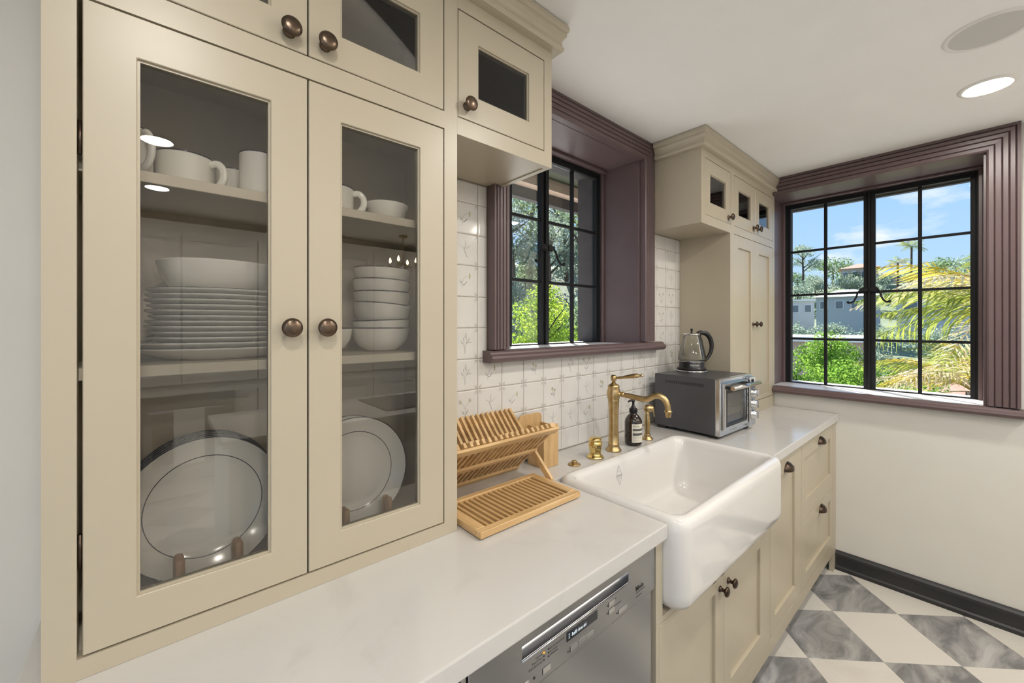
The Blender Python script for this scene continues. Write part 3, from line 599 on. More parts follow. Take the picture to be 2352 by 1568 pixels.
def button(x0, x1, z0, z1):
    MB().box(x0 - .0009, x1 + .0006, DF - .0003, DF + .001, z0 - .0008, z1 + .0008, 1).box(x0, x1, DF - .0016, DF + .001, z0, z1, 0).build('button', ['steel2', 'black'], p)
for q in ((.563, .584, .766, .777), (.644, .668, .767, .777), (.669, .694, .767, .777), (.695, .720, .767, .777), (.777, .798, .799, .8085), (.777, .798, .782, .7915), (.816, .849, .765, .7745)): button(*q)
MB().lathe([(0, .0016), (.0075, .0016), (.0085, .0005), (.0095, 0)], (.521, DF, .768), 20, ROTY).build('power_button', 'steel2', p)
MB().lathe([(0, .0006), (.0026, .0006), (.0026, 0)], (.5405, DF, .772), 12, ROTY).build('sensor', 'black', p)
pr = MB(); fn = lambda X, Z: (lambda x, y: (X + x, DF - .0006, Z + y))
for s_, X, Z in (('Normal', .562, .8045), ('Pots & Pans', .562, .7975), ('China & Crystal', .562, .7905)): textmb(s_, .0056, fn(X, Z), 0, 'RIGHT', pr)
for s_, X, Z in (('QuickIntenseWash', .5835, .8045), ('SaniWash', .5835, .7975)): textmb(s_, .0056, fn(X, Z), 0, 'LEFT', pr)
for X0, X1, Z in ((.800, .808, .806), (.800, .826, .790), (.890, .930, .780), (.890, .916, .770), (.584, .606, .7925)): pr.box(X0, X1, DF - .0006, DF, Z, Z + .0011)
for X, Z in ((.578, .8055), (.578, .7985), (.578, .7915), (.5645, .7985), (.5645, .7915), (.771, .802), (.771, .7845), (.808, .768), (.636, .769)): pr.box(X, X + .004, DF - .0008, DF, Z, Z + .002)
textmb('Miele', .0165, fn(.889, .7855), 0, 'LEFT', pr, .00015)
tag(pr.build('printed_lettering', 'ink', p, recalc=False), kind='stuff')
MB().box(.5645, .5685, DF - .0012, DF, .8055, .8078).build('indicator', 'led', p)
MB().box(.388, .972, .608, .626, .002, .10).build('toe_kick', 'base', DW)
# ================================================================== things on the worktop
Z0 = .9155
# ---- brass tap
T = thing('kitchen_tap', 'tall aged brass kitchen tap with curved spout behind the sink', 'tap', (1.444, 1.006, Z0))
MB().lathe([(0, 0), (.032, 0), (.032, .003), (.029, .008), (.0235, .017), (.0220, .024), (.0240, .026), (.0240, .029), (.0215, .032), (.0205, .07), (.0190, .12), (.0200, .16), (.0215, .190), (.0220, .203), (.0235, .206), (.0235, .211), (.0225, .214), (.0265, .225), (.0275, .238), (.0262, .252), (.0225, .262), (.0245, .266), (.0245, .270), (.020, .275), (.010, .281), (.0055, .287), (0, .288)], (0, 0, 0), 36).build('column', 'brass', T, local=True)
dx, dy = .262, -.965                                         # spout direction
sp = lambda t, z: (dx * t, dy * t, z)
st = T
m = MB(); m.lathe([(0, .0), (.013, .0), (.014, .004), (.010, .008), (.0085, .018), (.0115, .021), (.0115, .025), (.0085, .028)], sp(.018, .238), 20, Vector((dx, dy, 0)).to_track_quat('Z', 'Y').to_matrix())
pth = [(.03, .238), (.06, .235), (.09, .231), (.118, .227), (.132, .227), (.146, .232), (.160, .241), (.174, .246), (.188, .245), (.202, .238), (.212, .226), (.217, .210), (.219, .196), (.219, .184)]
m.tube(smooth([sp(*q) for q in pth], 3), smoothr([.0090, .0105, .0110, .0115, .0118, .0120, .0120, .0120, .0120, .0120, .0116, .0112, .0108, .0106], 3), 18)
m.lathe([(.0104, .012), (.0148, .008), (.0148, .004), (.0118, 0), (.0110, -.012), (.0104, -.016), (.006, -.016), (.006, -.010)], (dx * .219, dy * .219, .182), 24)
m.build('spout', 'brass', T, local=True)
m = MB(); m.lathe([(0, .282), (.008, .284), (.0065, .290), (.011, .294), (.0130, .301), (.0120, .310), (.0085, .315), (0, .317)], (0, 0, 0), 20)
lp = [(.010, .304), (.018, .305), (.026, .306), (.032, .307), (.060, .313), (.085, .318), (.100, .320), (.108, .320), (.113, .321), (.118, .321), (.124, .321)]
m.tube([sp(*q) for q in lp], [.006, .0042, .0065, .0052, .0075, .0098, .0090, .0050, .0048, .0066, .003], 14)
m.build('lever', 'brass', T, local=True)
# ---- air gap cap, switch button, side spray
A = thing('air_gap_cap', 'polished brass air gap cap beside the tap', 'cap', (1.313, 1.001, Z0))
MB().lathe([(0, 0), (.033, 0), (.034, .004), (.030, .008), (.025, .011), (.0225, .016), (.0235, .030), (.0260, .044), (.0268, .054), (.0255, .062), (.0225, .066), (.0240, .069), (.0245, .073), (.0215, .078), (.010, .080), (0, .080)], n=32).build('cap', 'gold', A, local=True)
va = Vector((-.35, -.93, 0)).normalized()
vm = MB()
for z in (.044, .051): vm.obox((va.x * .0262 - .0, va.y * .0262, z), (va.x * .0275, va.y * .0275, z), .016, .0032)
vm.build('vent_slot', 'black', A, local=True)
Bt = thing('push_button', 'small round brass push button on the worktop near the dish rack', 'button', (1.185, 1.001, Z0))
MB().lathe([(0, 0), (.0235, 0), (.0235, .003), (.020, .005), (.018, .005), (.010, .0055)], n=28).build('base_ring', 'brass', Bt, local=True)
MB().lathe([(.010, .004), (.0105, .013), (.0095, .0155), (0, .016)], n=24).build('plunger', 'brass', Bt, local=True)
SPR = thing('side_spray', 'upright brass side spray handset between soap bottle and toaster oven', 'spray', (1.704, 1.003, Z0))
MB().lathe([(0, 0), (.026, 0), (.0255, .003), (.017, .010), (.0135, .018), (.0155, .020), (.0155, .023), (.012, .025)], n=28).build('collar', 'brass', SPR, local=True)
MB().lathe([(.011, .024), (.0120, .045), (.0138, .075), (.0135, .092), (.0115, .108), (.0105, .116), (.0110, .118), (.0085, .122), (.0085, .130)], n=28).build('handle', 'brass', SPR, local=True)
sd = Vector((.55, -.83, 0)).normalized(); m = MB()
m.lathe([(0, -.021), (.011, -.020), (.0165, -.012), (.0178, 0), (.0172, .010), (.0150, .014), (.0165, .017), (.0155, .021), (0, .022)], (sd.x * .004, sd.y * .004, .141), 24, sd.to_track_quat('Z', 'Y').to_matrix())
m.build('spray_head', 'brass', SPR, local=True)
MB().obox((sd.x * .026, sd.y * .026, .150), (sd.x * .030, sd.y * .030, .104), .010, .004, (sd.x, sd.y, 0)).build('trigger', 'brass', SPR, bevel=.001, local=True)
# ---- soap bottle
SO = thing('soap_bottle', 'dark amber soap bottle with cream label and black pump', 'bottle', (1.583, 1.0, Z0))
MB().lathe([(0, .001), (.030, 0), (.0345, .003), (.0368, .010), (.0372, .018), (.0372, .098), (.0362, .106), (.032, .116), (.024, .127), (.0165, .134), (.0150, .138), (.0150, .142), (0, .142)], n=40).build('bottle_body', 'amber', SO, local=True)
m = MB().lathe([(0, .139), (.0165, .139), (.0165, .158), (.0150, .160), (.0105, .161), (.0095, .168), (.0060, .170), (.0050, .186), (.0075, .187), (.0075, .196), (0, .198)], n=28)
for k in range(20):
    a = 2 * math.pi * k / 20; m.obox((.0165 * math.cos(a), .0165 * math.sin(a), .141), (.0165 * math.cos(a), .0165 * math.sin(a), .157), .002, .0016, (math.cos(a), math.sin(a), 0))
nd = Vector((-.92, .39, 0)); m.tube([(0, 0, .192), (nd.x * .012, nd.y * .012, .193), (nd.x * .022, nd.y * .022, .191), (nd.x * .026, nd.y * .026, .187)], [.006, .005, .0038, .003], 10)
m.build('pump', 'black', SO, local=True)
la = math.atan2(-.923, -.385); rr = .0375
cyl = lambda s_, z, r=rr: (r * math.cos(la + s_ / rr), r * math.sin(la + s_ / rr), z)
def patch(m, s0, s1, z0, z1, r, mi=0, n=14):
    m.add([cyl(s0 + (s1 - s0) * i / n, z, r) for z in (z0, z1) for i in range(n + 1)], [(i, i + 1, n + 2 + i, n + 1 + i) for i in range(n)], mi, True)
m = MB(); patch(m, -.029, .029, .016, .096, .03745); lb = m.build('front_label', 'paper', SO, local=True, recalc=False)
m = MB(); patch(m, -.029 - .086, .029 - .100, .016, .096, .03745); m.build('back_label', 'paper', SO, local=True, recalc=False)
m = MB(); patch(m, -.025, .027, .067, .0762, .0376); patch(m, -.025, .027, .047, .0570, .0376)
textmb('A\u0113sop', .0125, lambda x, y: cyl(-.0245 + x * .9, .0835 + y, .0376), 0, 'LEFT', m)
for z in (.0605, .0630, .0415, .0390, .0360, .0240): patch(m, -.025, .020, z, z + .0006, .0376, 1)
for z in (.0715, .0520): patch(m, -.023, .024, z, z + .0011, .03775, 1)
m.build('label_print', ['ink', 'inkg'], lb, local=True, recalc=False)

# ---- bamboo drip tray
DT = thing('drip_tray', 'flat slatted bamboo drip tray on the worktop in front of the rack', 'tray', (.782, .90, Z0))
x0, x1, y0, y1 = .594, .972, .797, 1.003; za, zb = Z0 + .003, Z0 + .020
MB().box(x0, x1, y0, y0 + .022, za, zb).build('front_rail', 'bamboo', DT, bevel=.0015)
MB().box(x0, x1, y1 - .020, y1, za, zb).build('back_rail', 'bamboo', DT, bevel=.0015)
MB().box(x0, x0 + .030, y0 + .022, y1 - .020, za, zb).build('end_rail', 'bambooy', DT, bevel=.001)
MB().box(x1 - .030, x1, y0 + .022, y1 - .020, za, zb).build('end_rail', 'bambooy', DT, bevel=.001)
sm_ = MB().box(-.0042, .0042, y0 + .020 - .9, y1 - .018 - .9, .006, .017).mesh('slat', 'bambooy', .001)
for k in range(17): inst('slat', sm_, DT, (x0 + .0445 + k * .0182 - .782, 0, 0))
for fx in (x0 + .02, x1 - .02):
    for fy in (y0 + .015, y1 - .015): MB().lathe([(0, 0), (.006, 0), (.006, .003), (0, .003)], (fx, fy, Z0), 12).build('foot', 'black', DT)

# ---- folding two tier bamboo dish rack
DR = thing('dish_rack', 'folding cross framed bamboo dish rack against the tiles', 'dish rack', (.80, 1.03, Z0))
xl, xr = .602, .990
P = {'ft': (.916, 1.112), 'bb': (1.118, .9225), 'bt': (1.132, 1.128), 'fb': (.935, .9225)}     # (y, z): front top, back bottom, back top, front bottom
def lerp(a, b, t): return (a[0] + (b[0] - a[0]) * t, a[1] + (b[1] - a[1]) * t)
nrmA = (0, .69, .72); nrmB = (0, -.72, .69)
for x in (xl + .006, xr - .006):
    MB().obox((x, *P['ft']), (x, *P['bb']), .011, .022, nrmA).build('side_rail', 'bambooy', DR, bevel=.001)
    MB().obox((x - .012 if x > .8 else x + .012, *P['bt']), (x + .006 if x > .8 else x - .004, *(P['fb'] if x > .8 else lerp(P['bt'], P['fb'], .86))), .011, .022, nrmB).build('side_rail', 'bambooy', DR, bevel=.001)
def cross(a, b, t, w, h, nr, off=0, name='cross_rail', ex=0):
    y, z = lerp(P[a], P[b], t); MB().obox((xl - ex, y + nr[1] * off, z + nr[2] * off), (xr + ex, y + nr[1] * off, z + nr[2] * off), w, h, nr).build(name, 'bamboo', DR, bevel=.001)
cross('ft', 'bb', .04, .028, .009, nrmA, -.012, ex=.006); cross('ft', 'bb', .50, .020, .009, nrmA, -.012); cross('ft', 'bb', .95, .020, .009, nrmA, -.010); cross('ft', 'bb', .30, .012, .008, nrmA, .012)
cross('bt', 'fb', .06, .022, .010, nrmB, -.012); cross('bt', 'fb', .55, .016, .010, nrmB, -.006); cross('bt', 'fb', .36, .012, .008, nrmB, -.008)
for k in range(17):
    x = xl + .024 + k * .0212
    a, b = lerp(P['ft'], P['bb'], -.03), lerp(P['ft'], P['bb'], .93); MB().obox((x, *a), (x, *b), .009, .015, nrmA).build('slat', 'bambooy', DR)
    a, b = lerp(P['bt'], P['fb'], -.02), lerp(P['bt'], P['fb'], .56); MB().obox((x + .0106, *a), (x + .0106, *b), .009, .015, nrmB).build('slat', 'bambooy', DR)
UH = thing('utensil_holder', 'open bamboo utensil box at the right end of the dish rack', 'holder', (1.10, 1.08, Z0))
MB().box(1.062, 1.140, 1.040, 1.048, Z0, 1.070).build('front_board', 'peg2', UH, bevel=.001)
MB().box(1.062, 1.069, 1.048, 1.128, Z0, 1.062).build('side_board', 'peg2', UH, bevel=.001)
MB().box(1.133, 1.140, 1.048, 1.128, Z0, 1.062).build('side_board', 'peg2', UH, bevel=.001)
MB().prism([(1.020, Z0 + .10), (1.140, Z0 + .10), (1.140, 1.085), (1.134, 1.096), (1.124, 1.100), (1.036, 1.100), (1.026, 1.096), (1.020, 1.085)], 1.128, 1.136).build('back_board', 'peg2', UH, bevel=.001)
MB().box(1.069, 1.133, 1.048, 1.128, Z0, Z0 + .008).build('bottom_board', 'peg2', UH)
MB().box(1.069, 1.133, 1.085, 1.090, Z0 + .008, 1.060).build('divider', 'peg2', UH)

# ---- toaster oven
OV = thing('toaster_oven', 'charcoal countertop toaster oven with steel front', 'oven', (1.930, .772, Z0), R(-1.5))
ow, od, oh = .368, .328, .276
MB().box(0, ow, .022, od, .014, oh).build('shell', 'oven', OV, bevel=.006, seg=3, local=True)
m = MB().frame(0, ow, .014, oh, .030, .275, .052, oh - .05, 0, .022); m.build('front_frame', 'steel2', OV, bevel=.003, seg=2, local=True)
MB().box(.030, .275, .0225, .028, .052, oh - .05).build('oven_cavity', 'dark', OV, local=True)
dr = MB().frame(.020, .284, .040, oh - .020, .042, .262, .066, oh - .066, -.014, -.001).build('oven_door', 'steel2', OV, bevel=.0025, seg=2, local=True)
MB().frame(.034, .270, .056, oh - .050, .043, .261, .067, oh - .067, -.0148, -.012).build('door_gasket', 'black', dr, local=True)
MB().box(.042, .262, -.009, -.006, .066, oh - .066).build('door_glass', 'kglass', dr, local=True)
for z in (.100, .130): MB().tube([(.046, .012, z), (.262, .012, z)], .0022, 8).build('rack_bar', 'chrome', OV, local=True)
MB().tube([(.022, -.046, oh - .038), (.340, -.046, oh - .038)], .0098, 16).build('door_handle', 'steel2', dr, local=True)
for x in (.036, .268): MB().box(x - .008, x + .008, -.044, -.012, oh - .046, oh - .031).build('handle_post', 'black', dr, bevel=.002, local=True)
MB().box(.293, ow - .003, -.018, 0, .020, oh - .010).build('control_panel', 'steel2', OV, bevel=.003, seg=2, local=True)
for z in (oh - .092, oh - .146, oh - .200):
    k = MB().lathe([(0, 0), (.025, 0), (.025, .002), (.0195, .004), (.0185, .020), (.016, .022), (0, .022)], (.328, -.018, z), 28, ROTY).build('dial', 'steel2', OV, local=True)
    MB().box(.3265, .3295, -.046, -.039, z - .017, z + .017).build('dial_grip', 'chrome', k, bevel=.001, local=True)
MB().lathe([(0, 0), (.008, 0), (.008, .004), (0, .005)], (.328, -.018, oh - .030), 16, ROTY).build('power_lamp', 'black', OV, local=True)
sm_ = MB().box(-.0008, .004, -.002, .002, -.007, .007).mesh('vent_slot', 'black')
for k in range(21): inst('vent_slot', sm_, OV, (0, .077 + k * .0094, oh - .035))
MB().box(-.0006, .003, .068, .276, oh - .0465, oh - .0445).build('vent_lip', 'oven', OV, local=True)
for x, y in ((.03, .035), (ow - .03, .035), (.03, od - .035), (ow - .03, od - .035)): MB().box(x - .022, x + .022, y - .022, y + .022, 0, .0145).build('foot', 'black', OV, bevel=.002, local=True)
MB().box(.11, .18, -.0006, 0, .028, .031).build('badge', 'inkg', OV, local=True)

# ---- electric kettle
KT = thing('electric_kettle', 'glass electric kettle with black handle on the toaster oven', 'kettle', (2.160, 1.010, Z0 + .2765))
MB().lathe([(.062, .012), (.074, .010), (.079, .006), (.079, .001), (.070, 0), (0, 0)], n=40).build('trim_ring', 'chrome', KT, local=True)
MB().lathe([(0, .052), (.060, .052), (.062, .050), (.062, .028), (.066, .022), (.075, .0125), (.06, .010)], n=40).build('power_base', 'black', KT, local=True)
MB().lathe([(.058, .053), (.068, .062), (.069, .070), (.066, .085), (.056, .130), (.046, .175), (.041, .192), (.041, .196), (.0395, .196), (.0395, .191), (.0445, .174), (.0545, .129), (.0645, .084), (.067, .070), (.066, .063), (.056, .055)], n=44).build('glass_body', 'kglass', KT, local=True)
MB().lathe([(.060, .0525), (.062, .056), (0, .057)], n=36).build('heating_plate', 'steel2', KT, local=True)
MB().lathe([(0, .208), (.030, .206), (.043, .201), (.045, .197), (.042, .194), (0, .194)], n=36).build('lid', 'chrome', KT, local=True)
MB().lathe([(0, .206), (.0045, .206), (.0045, .214), (.007, .222), (.007, .228), (0, .230)], n=18).build('lid_knob', 'black', KT, local=True)
h = Vector((.80, -.60, 0)); hp = lambda t, z: (h.x * t, h.y * t, z)
m = MB(); m.tube(smooth([hp(*q) for q in ((.030, .200), (.050, .207), (.072, .205), (.092, .192), (.106, .168), (.112, .138), (.108, .108), (.096, .082), (.080, .064), (.066, .056))], 4), smoothr([.010, .012, .0125, .0125, .0120, .0110, .0100, .0090, .0080, .007], 4), 14)
m.build('handle', 'black', KT, local=True)
MB().tube([hp(*q) for q in ((.048, .196), (.056, .165), (.064, .130), (.072, .095), (.078, .068))], .004, 10).build('handle_strut', 'black', KT, local=True)
m = MB(); m.tube(smooth([hp(*q) for q in ((.058, .219), (.080, .214), (.102, .196), (.116, .170), (.1225, .138), (.117, .106), (.102, .078))], 4), .0025, 8); m.build('handle_trim', 'chrome', KT, local=True)
ka = math.atan2(-.535, -.845) + .12; kr = .0625
m = textmb('Capresso', .0125, lambda x, y: (kr * math.cos(ka + x / kr), kr * math.sin(ka + x / kr), .034 + y), 0, 'CENTER'); m.build('printed_name', 'white', KT, local=True, recalc=False)
MB().tube([hp(-.040, .186), hp(-.052, .194)], [.012, .008], 12).build('spout', 'kglass', KT, local=True)

# ================================================================== dishes in the hutch
SH1, SH2, SH0 = 1.6990, 1.3770, .9495
def plate_mesh(r, h=.022, t=.0035, oval=1.0, inner=True):
    m = MB(); p = [(0, .0), (r * .55, 0), (r * .60, .002), (r * .70, .006), (r * .97, h - .0045), (r, h - .0024), (r * 1.003, h - .0006)]
    q = [(r * .985, h), (r * .72, .0095), (r * .64, .0060), (r * .60, .0055), (0, .0055)]
    m.lathe(p, n=56, flat=oval); m.lathe([(r * 1.003, h - .0006), (r * .998, h + .0006), (r * .985, h - .0006)], n=56, mi=1, flat=oval); m.lathe([(r * .985, h - .0006)] + q[1:], n=56, flat=oval)
    if inner: m.lathe([(r * .725, .0101), (r * .713, .0098)], n=56, mi=1, flat=oval)
    return m.mesh('plate', ['ceramic', 'rim'])
def bowl_mesh(r, h, foot=.5, rim=True):
    m = MB(); o = [(0, .003), (r * foot * .9, .003), (r * foot, 0), (r * foot * 1.06, .003), (r * .80, h * .22), (r * .93, h * .5), (r * .985, h * .8), (r, h - .0022)]
    i = [(r * .965, h - .002), (r * .94, h * .8), (r * .88, h * .5), (r * .74, h * .25), (r * .5, .008), (0, .007)]
    m.lathe(o, n=48); m.lathe([(r, h - .0022), (r * 1.004, h - .0008), (r * .990, h + .0008), (r * .965, h - .002)], n=48, mi=1 if rim else 0); m.lathe(i, n=48)
    return m.mesh('bowl', ['ceramic', 'rim'])
def mug(name, label, x, y, r, h, ha, group=None):
    t = thing(name, label, 'mug', (x, y, SH1), R(ha), group)
    m = MB(); m.lathe([(0, .001), (r * .86, 0), (r * .95, .004), (r, .012), (r, h - .0022)], n=40); m.lathe([(r, h - .0022), (r * 1.012, h - .001), (r * .985, h + .0006), (r * .93, h - .001)], n=40, mi=1); m.lathe([(r * .93, h - .001), (r * .92, .008), (0, .006)], n=40)
    m.build('cup', ['ceramic', 'rim'], t, local=True)
    MB().tube(smooth([(r * .97, 0, h * .84), (r + .012, 0, h * .86), (r + .022, 0, h * .70), (r + .023, 0, h * .46), (r + .014, 0, h * .24), (r * .97, 0, h * .16)]), .005, 12, flat=1.5).build('handle', 'ceramic', t, local=True)
    return t
mug('mug', 'tall white mug at the left end of the top shelf', -.042, .985, .037, .088, -55)
mug('mug', 'wide white mug with navy rim in the middle of the top shelf', .042, 1.025, .047, .072, -35)
mug('mug', 'short white mug half hidden behind the tall mug', .126, 1.064, .036, .074, 60)
mug('mug', 'tall white mug with navy rim at the right of the left glass door', .158, .962, .036, .086, 70)
mug('mug', 'white mug with large handle behind the right glass door', .318, 1.005, .042, .068, -28)
o = inst('ramekin', MB().lathe([(0, .003), (.036, .003), (.039, 0), (.043, .004), (.048, .030), (.054, .041), (.0545, .046), (.050, .0455), (.044, .030), (.040, .008), (0, .006)], n=44).mesh('ramekin', 'ceramic'), None, (.440, .990, SH1)); tag(o, 'small white flared dish on the top shelf of the right door', 'bowl')
o = inst('serving_bowl', bowl_mesh(.098, .066, .56, False), None, (.096, 1.020, 1.4990)); tag(o, 'large plain white serving bowl resting on the plate stack', 'bowl')
pm = plate_mesh(.116); pl = plate_mesh(.150, .024, oval=.76)
ords = ['top', 'second', 'third', 'fourth', 'fifth', 'sixth', 'seventh', 'eighth', 'ninth', 'bottom']
z = SH2 + .0005
for k in range(2):
    o = inst('platter', pl, None, (.098, 1.020, z + k * .0105)); tag(o, ['oval white platter lying on the shelf under all the plates', 'oval white platter just beneath the stack of round plates'][k], 'platter', 'stacked plates and platters')
rp = random.Random(3)
for k in range(10):
    o = inst('dinner_plate', pm, None, (.100 + rp.uniform(-.004, .004), 1.019 + rp.uniform(-.001, .001), z + .0225 + k * .00985), (0, 0, rp.uniform(0, 6)))
    i = 9 - k; tag(o, ('round white plate, %s of the stack under the serving bowl' % ords[i]) if i in (0, 9) else ('round white plate, %s from the top of the flat stack' % ords[i]), 'plate', 'stacked plates and platters')
bm_ = bowl_mesh(.0715, .058, .55); TL = [(0, 0, 0), (.0, -2.5, 0), (0, 4.8, 0), (0, .8, 0), (0, 1.8, 0), (0, 1.4, 0)]
for k, (zz, lab) in enumerate(((SH2 + .001, 'white navy rimmed bowl at the bottom of the bowl stack'), (1.3985, 'white bowl second from the bottom of the bowl stack'), (1.4375, 'tilted white bowl third from the bottom of the bowl stack'), (1.4685, 'white bowl third from the top of the bowl stack'), (1.4980, 'white bowl second from the top of the bowl stack'), (1.5275, 'white navy rimmed bowl on top of the bowl stack'))):
    o = inst('cereal_bowl', bm_, None, (.438 + (.002 if k % 2 else -.001), 1.015, zz), tuple(R(a) for a in TL[k])); tag(o, lab, 'bowl', 'cereal bowls in the hutch')
o = inst('cereal_bowl', bm_, None, (.2925, 1.030, SH2 + .001)); tag(o, 'single white bowl half hidden by the door stile left of the stack', 'bowl', 'cereal bowls in the hutch')
# plates standing on edge in pegged racks
def peg_rack(x, label, xs, n):
    t = thing('plate_rack', label, 'plate rack', (x, 1.02, SH0))
    MB().box(xs[0] - .02, xs[-1] + .02, .918, 1.125, SH0 + .0005, SH0 + .010).build('rack_base', 'peg', t, bevel=.002)
    for xx in xs:
        for k in range(n):
            MB().lathe([(.0078, 0), (.0078, .066), (.006, .071), (0, .072)], (xx + (.0 if k % 2 == 0 else -.001), .928 + (0, .016, .170, .186)[k], SH0 + .010), 16).build('peg', 'peg', t)
    return t
peg_rack(.073, 'wooden peg rack holding the big plates behind the left glass door', (.030, .117), 4)
peg_rack(.368, 'wooden peg rack holding plates behind the right glass door', (.318, .418), 4)
big = plate_mesh(.130, .022); big2 = plate_mesh(.128, .022)
for k, lab in enumerate(('front large white plate standing upright behind the left glass door', 'second upright plate from the front behind the left glass door', 'middle upright plate of the five behind the left glass door', 'fourth upright plate from the front behind the left glass door', 'rearmost upright plate behind the left glass door')):
    o = inst('charger_plate', big, None, (.0725, 1.000 + k * .0165, SH0 + .0125 + .1285), (R(90 - 9), 0, 0)); tag(o, lab, 'plate', 'plates standing on edge')
for k, lab in enumerate(('front white plate standing upright behind the right glass door', 'rear white plate standing upright behind the right glass door')):
    o = inst('charger_plate', big2, None, (.362 - k * .006, 1.004 + k * .030, SH0 + .0125 + .1265), (R(90 - 7), 0, 0)); tag(o, lab, 'plate', 'plates standing on edge')

# ================================================================== ceiling fittings
def downlight(x, y, label, grp='recessed ceiling downlights'):
    t = thing('downlight', label, 'ceiling light', (x, y, CH), 0, grp)
    MB().lathe([(.062, -.004), (.068, -.007), (.078, -.005), (.082, 0)], n=40).build('trim_ring', 'white', t, local=True)
    MB().lathe([(0, -.0045), (.063, -.0045)], n=32).build('lens', 'lens', t, local=True, recalc=False)
downlight(2.46, -.024, 'lit recessed downlight in the ceiling near the end window')
for x, y, w_ in ((0, -.024, 'added to brighten the hutch end of the worktop'), (1.2, -.024, 'added to brighten the sink side of the aisle'), (0, -.97, 'left of the island'), (1.6, -.97, 'over the island'), (2.46, -.97, 'right of the island'), (0, -1.92, 'in front of the range oven'), (.9, -1.92, 'in front of the opposite cabinets'), (2.46, -1.92, 'beside the pendant lamp')): downlight(x, y, 'lit recessed downlight ' + w_)  # the first two are extra lamps added to brighten the worktop
downlight(-1.2, -.97, 'lit recessed downlight over the daylight opening side'); downlight(-1.2, -1.92, 'lit recessed downlight in the far corner by the daylight opening')
SPK = thing('ceiling_speaker', 'round flush ceiling speaker grille beside the downlight', 'speaker', (1.997, -.022, CH))
MB().lathe([(.088, -.003), (.094, -.006), (.101, -.004), (.104, 0)], n=44).build('trim_ring', 'white', SPK, local=True)
MB().lathe([(0, -.0035), (.089, -.0035)], n=40).build('grille', 'grille', SPK, local=True, recalc=False)
# ================================================================== the room behind the camera (seen only in reflections)
IS = thing('island', 'kitchen island with a pale stone top behind the camera', 'island', (1.1, -.8, 0))
MB().box(.25, 1.95, -1.12, -.50, .002, .876).build('cabinet_body', 'white', IS, bevel=.002)  # body made white to bounce more light around the room
MB().box(.22, 1.98, -1.16, -.46, .876, .915).build('island_top', 'counter', IS, bevel=.003)
MB().box(1.05, 1.65, -1.05, -.58, .9155, .921).build('cooktop', 'lcd', IS, bevel=.002)
OC = thing('opposite_cabinets', 'run of tall panelled cabinets whitened to bounce light on the opposite wall', 'cabinet', (.5, -2.9, 0))
MB().box(-.4, 2.9, -3.198, -2.62, .002, 2.30).build('carcass', 'white', OC)  # whitened fronts and carcass send extra light to the ceiling
for k in range(6):
    for z0, z1 in ((.12, .86), (.94, 2.22)):
        x0 = -.39 + k * .548; m = MB().frame(x0, x0 + .54, z0, z1, x0 + .07, x0 + .47, z0 + .07, z1 - .07, -2.618, -2.598); d = m.build('door', 'white', OC); MB().box(x0 + .068, x0 + .472, -2.618, -2.608, z0 + .068, z1 - .068).build('panel', 'white', d)
RG = thing('range_oven', 'dark oven with steel rail on the opposite wall', 'oven', (.2, -2.58, 0))
MB().box(-.10, .52, -2.597, -2.55, .14, .86).build('oven_front', 'steel', RG, bevel=.004); MB().box(-.03, .45, -2.549, -2.545, .30, .62).build('oven_glass', 'lcd', RG); MB().tube([(-.05, -2.50, .74), (.47, -2.50, .74)], .012, 12).build('oven_rail', 'steel2', RG)
tw = MB(); tw.add([(.10 + .2 * i / 8, -2.468 - .010 * math.sin(i * 1.3), z) for z in (.30, .755) for i in range(9)], [(i, i + 1, 10 + i, 9 + i) for i in range(8)], 0, True)
tag(tw.build('tea_towel', 'white', recalc=False), 'pale tea towel hanging from the oven rail', 'towel')
CHN = thing('pendant_lamp', 'small brass pendant with candle bulbs behind the camera', 'pendant lamp', (1.97, -2.24, CH))
MB().tube([(0, 0, 0), (0, 0, -.30)], .006, 8).lathe([(0, -.0), (.05, -.0), (.04, -.02), (0, -.03)], n=20).build('stem', 'brass', CHN, local=True)
M['bulb'] = emis('candle_bulb', (1, .75, .42), 40)
for k in range(4):
    a = R(45 + 90 * k); x, y = .14 * math.cos(a), .14 * math.sin(a)
    MB().tube([(0, 0, -.28), (x * .6, y * .6, -.34), (x, y, -.32)], .005, 8).lathe([(0, 0), (.012, 0), (.012, .03), (0, .03)], (x, y, -.32), 12).build('arm', 'brass', CHN, local=True)
    MB().lathe([(.004, 0), (.013, .015), (.012, .03), (.004, .055), (0, .06)], (x, y, -.289), 12).build('bulb', 'bulb', CHN, local=True)

# ================================================================== outdoors
def pol(az, dist, z=0): return (math.sin(R(az)) * dist, math.cos(R(az)) * dist, z)
def sstep(a, b, x): t = max(0, min(1, (x - a) / (b - a))); return t * t * (3 - 2 * t)
def ground(az, D):
    left = -3.5 + 3.5 * sstep(6, 18, D) + 10 * sstep(18, 60, D) + 5 * sstep(60, 120, D)
    right = -3.6 - 3.0 * sstep(8, 35, D) + 5.5 * sstep(32, 62, D) + 12.0 * sstep(58, 130, D)
    return left + (right - left) * sstep(54, 70, az) + 1.0 * mnoise.noise(Vector((az * .12, D * .05, 0)))
M['hill'] = mat('hillside', (.24, .28, .18), .95, col2=(.13, .18, .11), vscale=.25, detail=8)
M['leaf_far_haze'] = leafmat('leaf_far_haze', (.24, .32, .25), (.42, .50, .38), .5, .35)  # this and the next two leaf tones lightened to carry haze
M['leaf_mid_haze'] = leafmat('leaf_mid_haze', (.17, .26, .13), (.36, .46, .24), .5, .6)
M['leaf_grey_haze'] = leafmat('leaf_grey_haze', (.28, .34, .27), (.46, .52, .40), .5, .5)
M['leaf_lime'] = leafmat('leaf_lime', (.22, .36, .04), (.55, .68, .10), .6, 1.5)
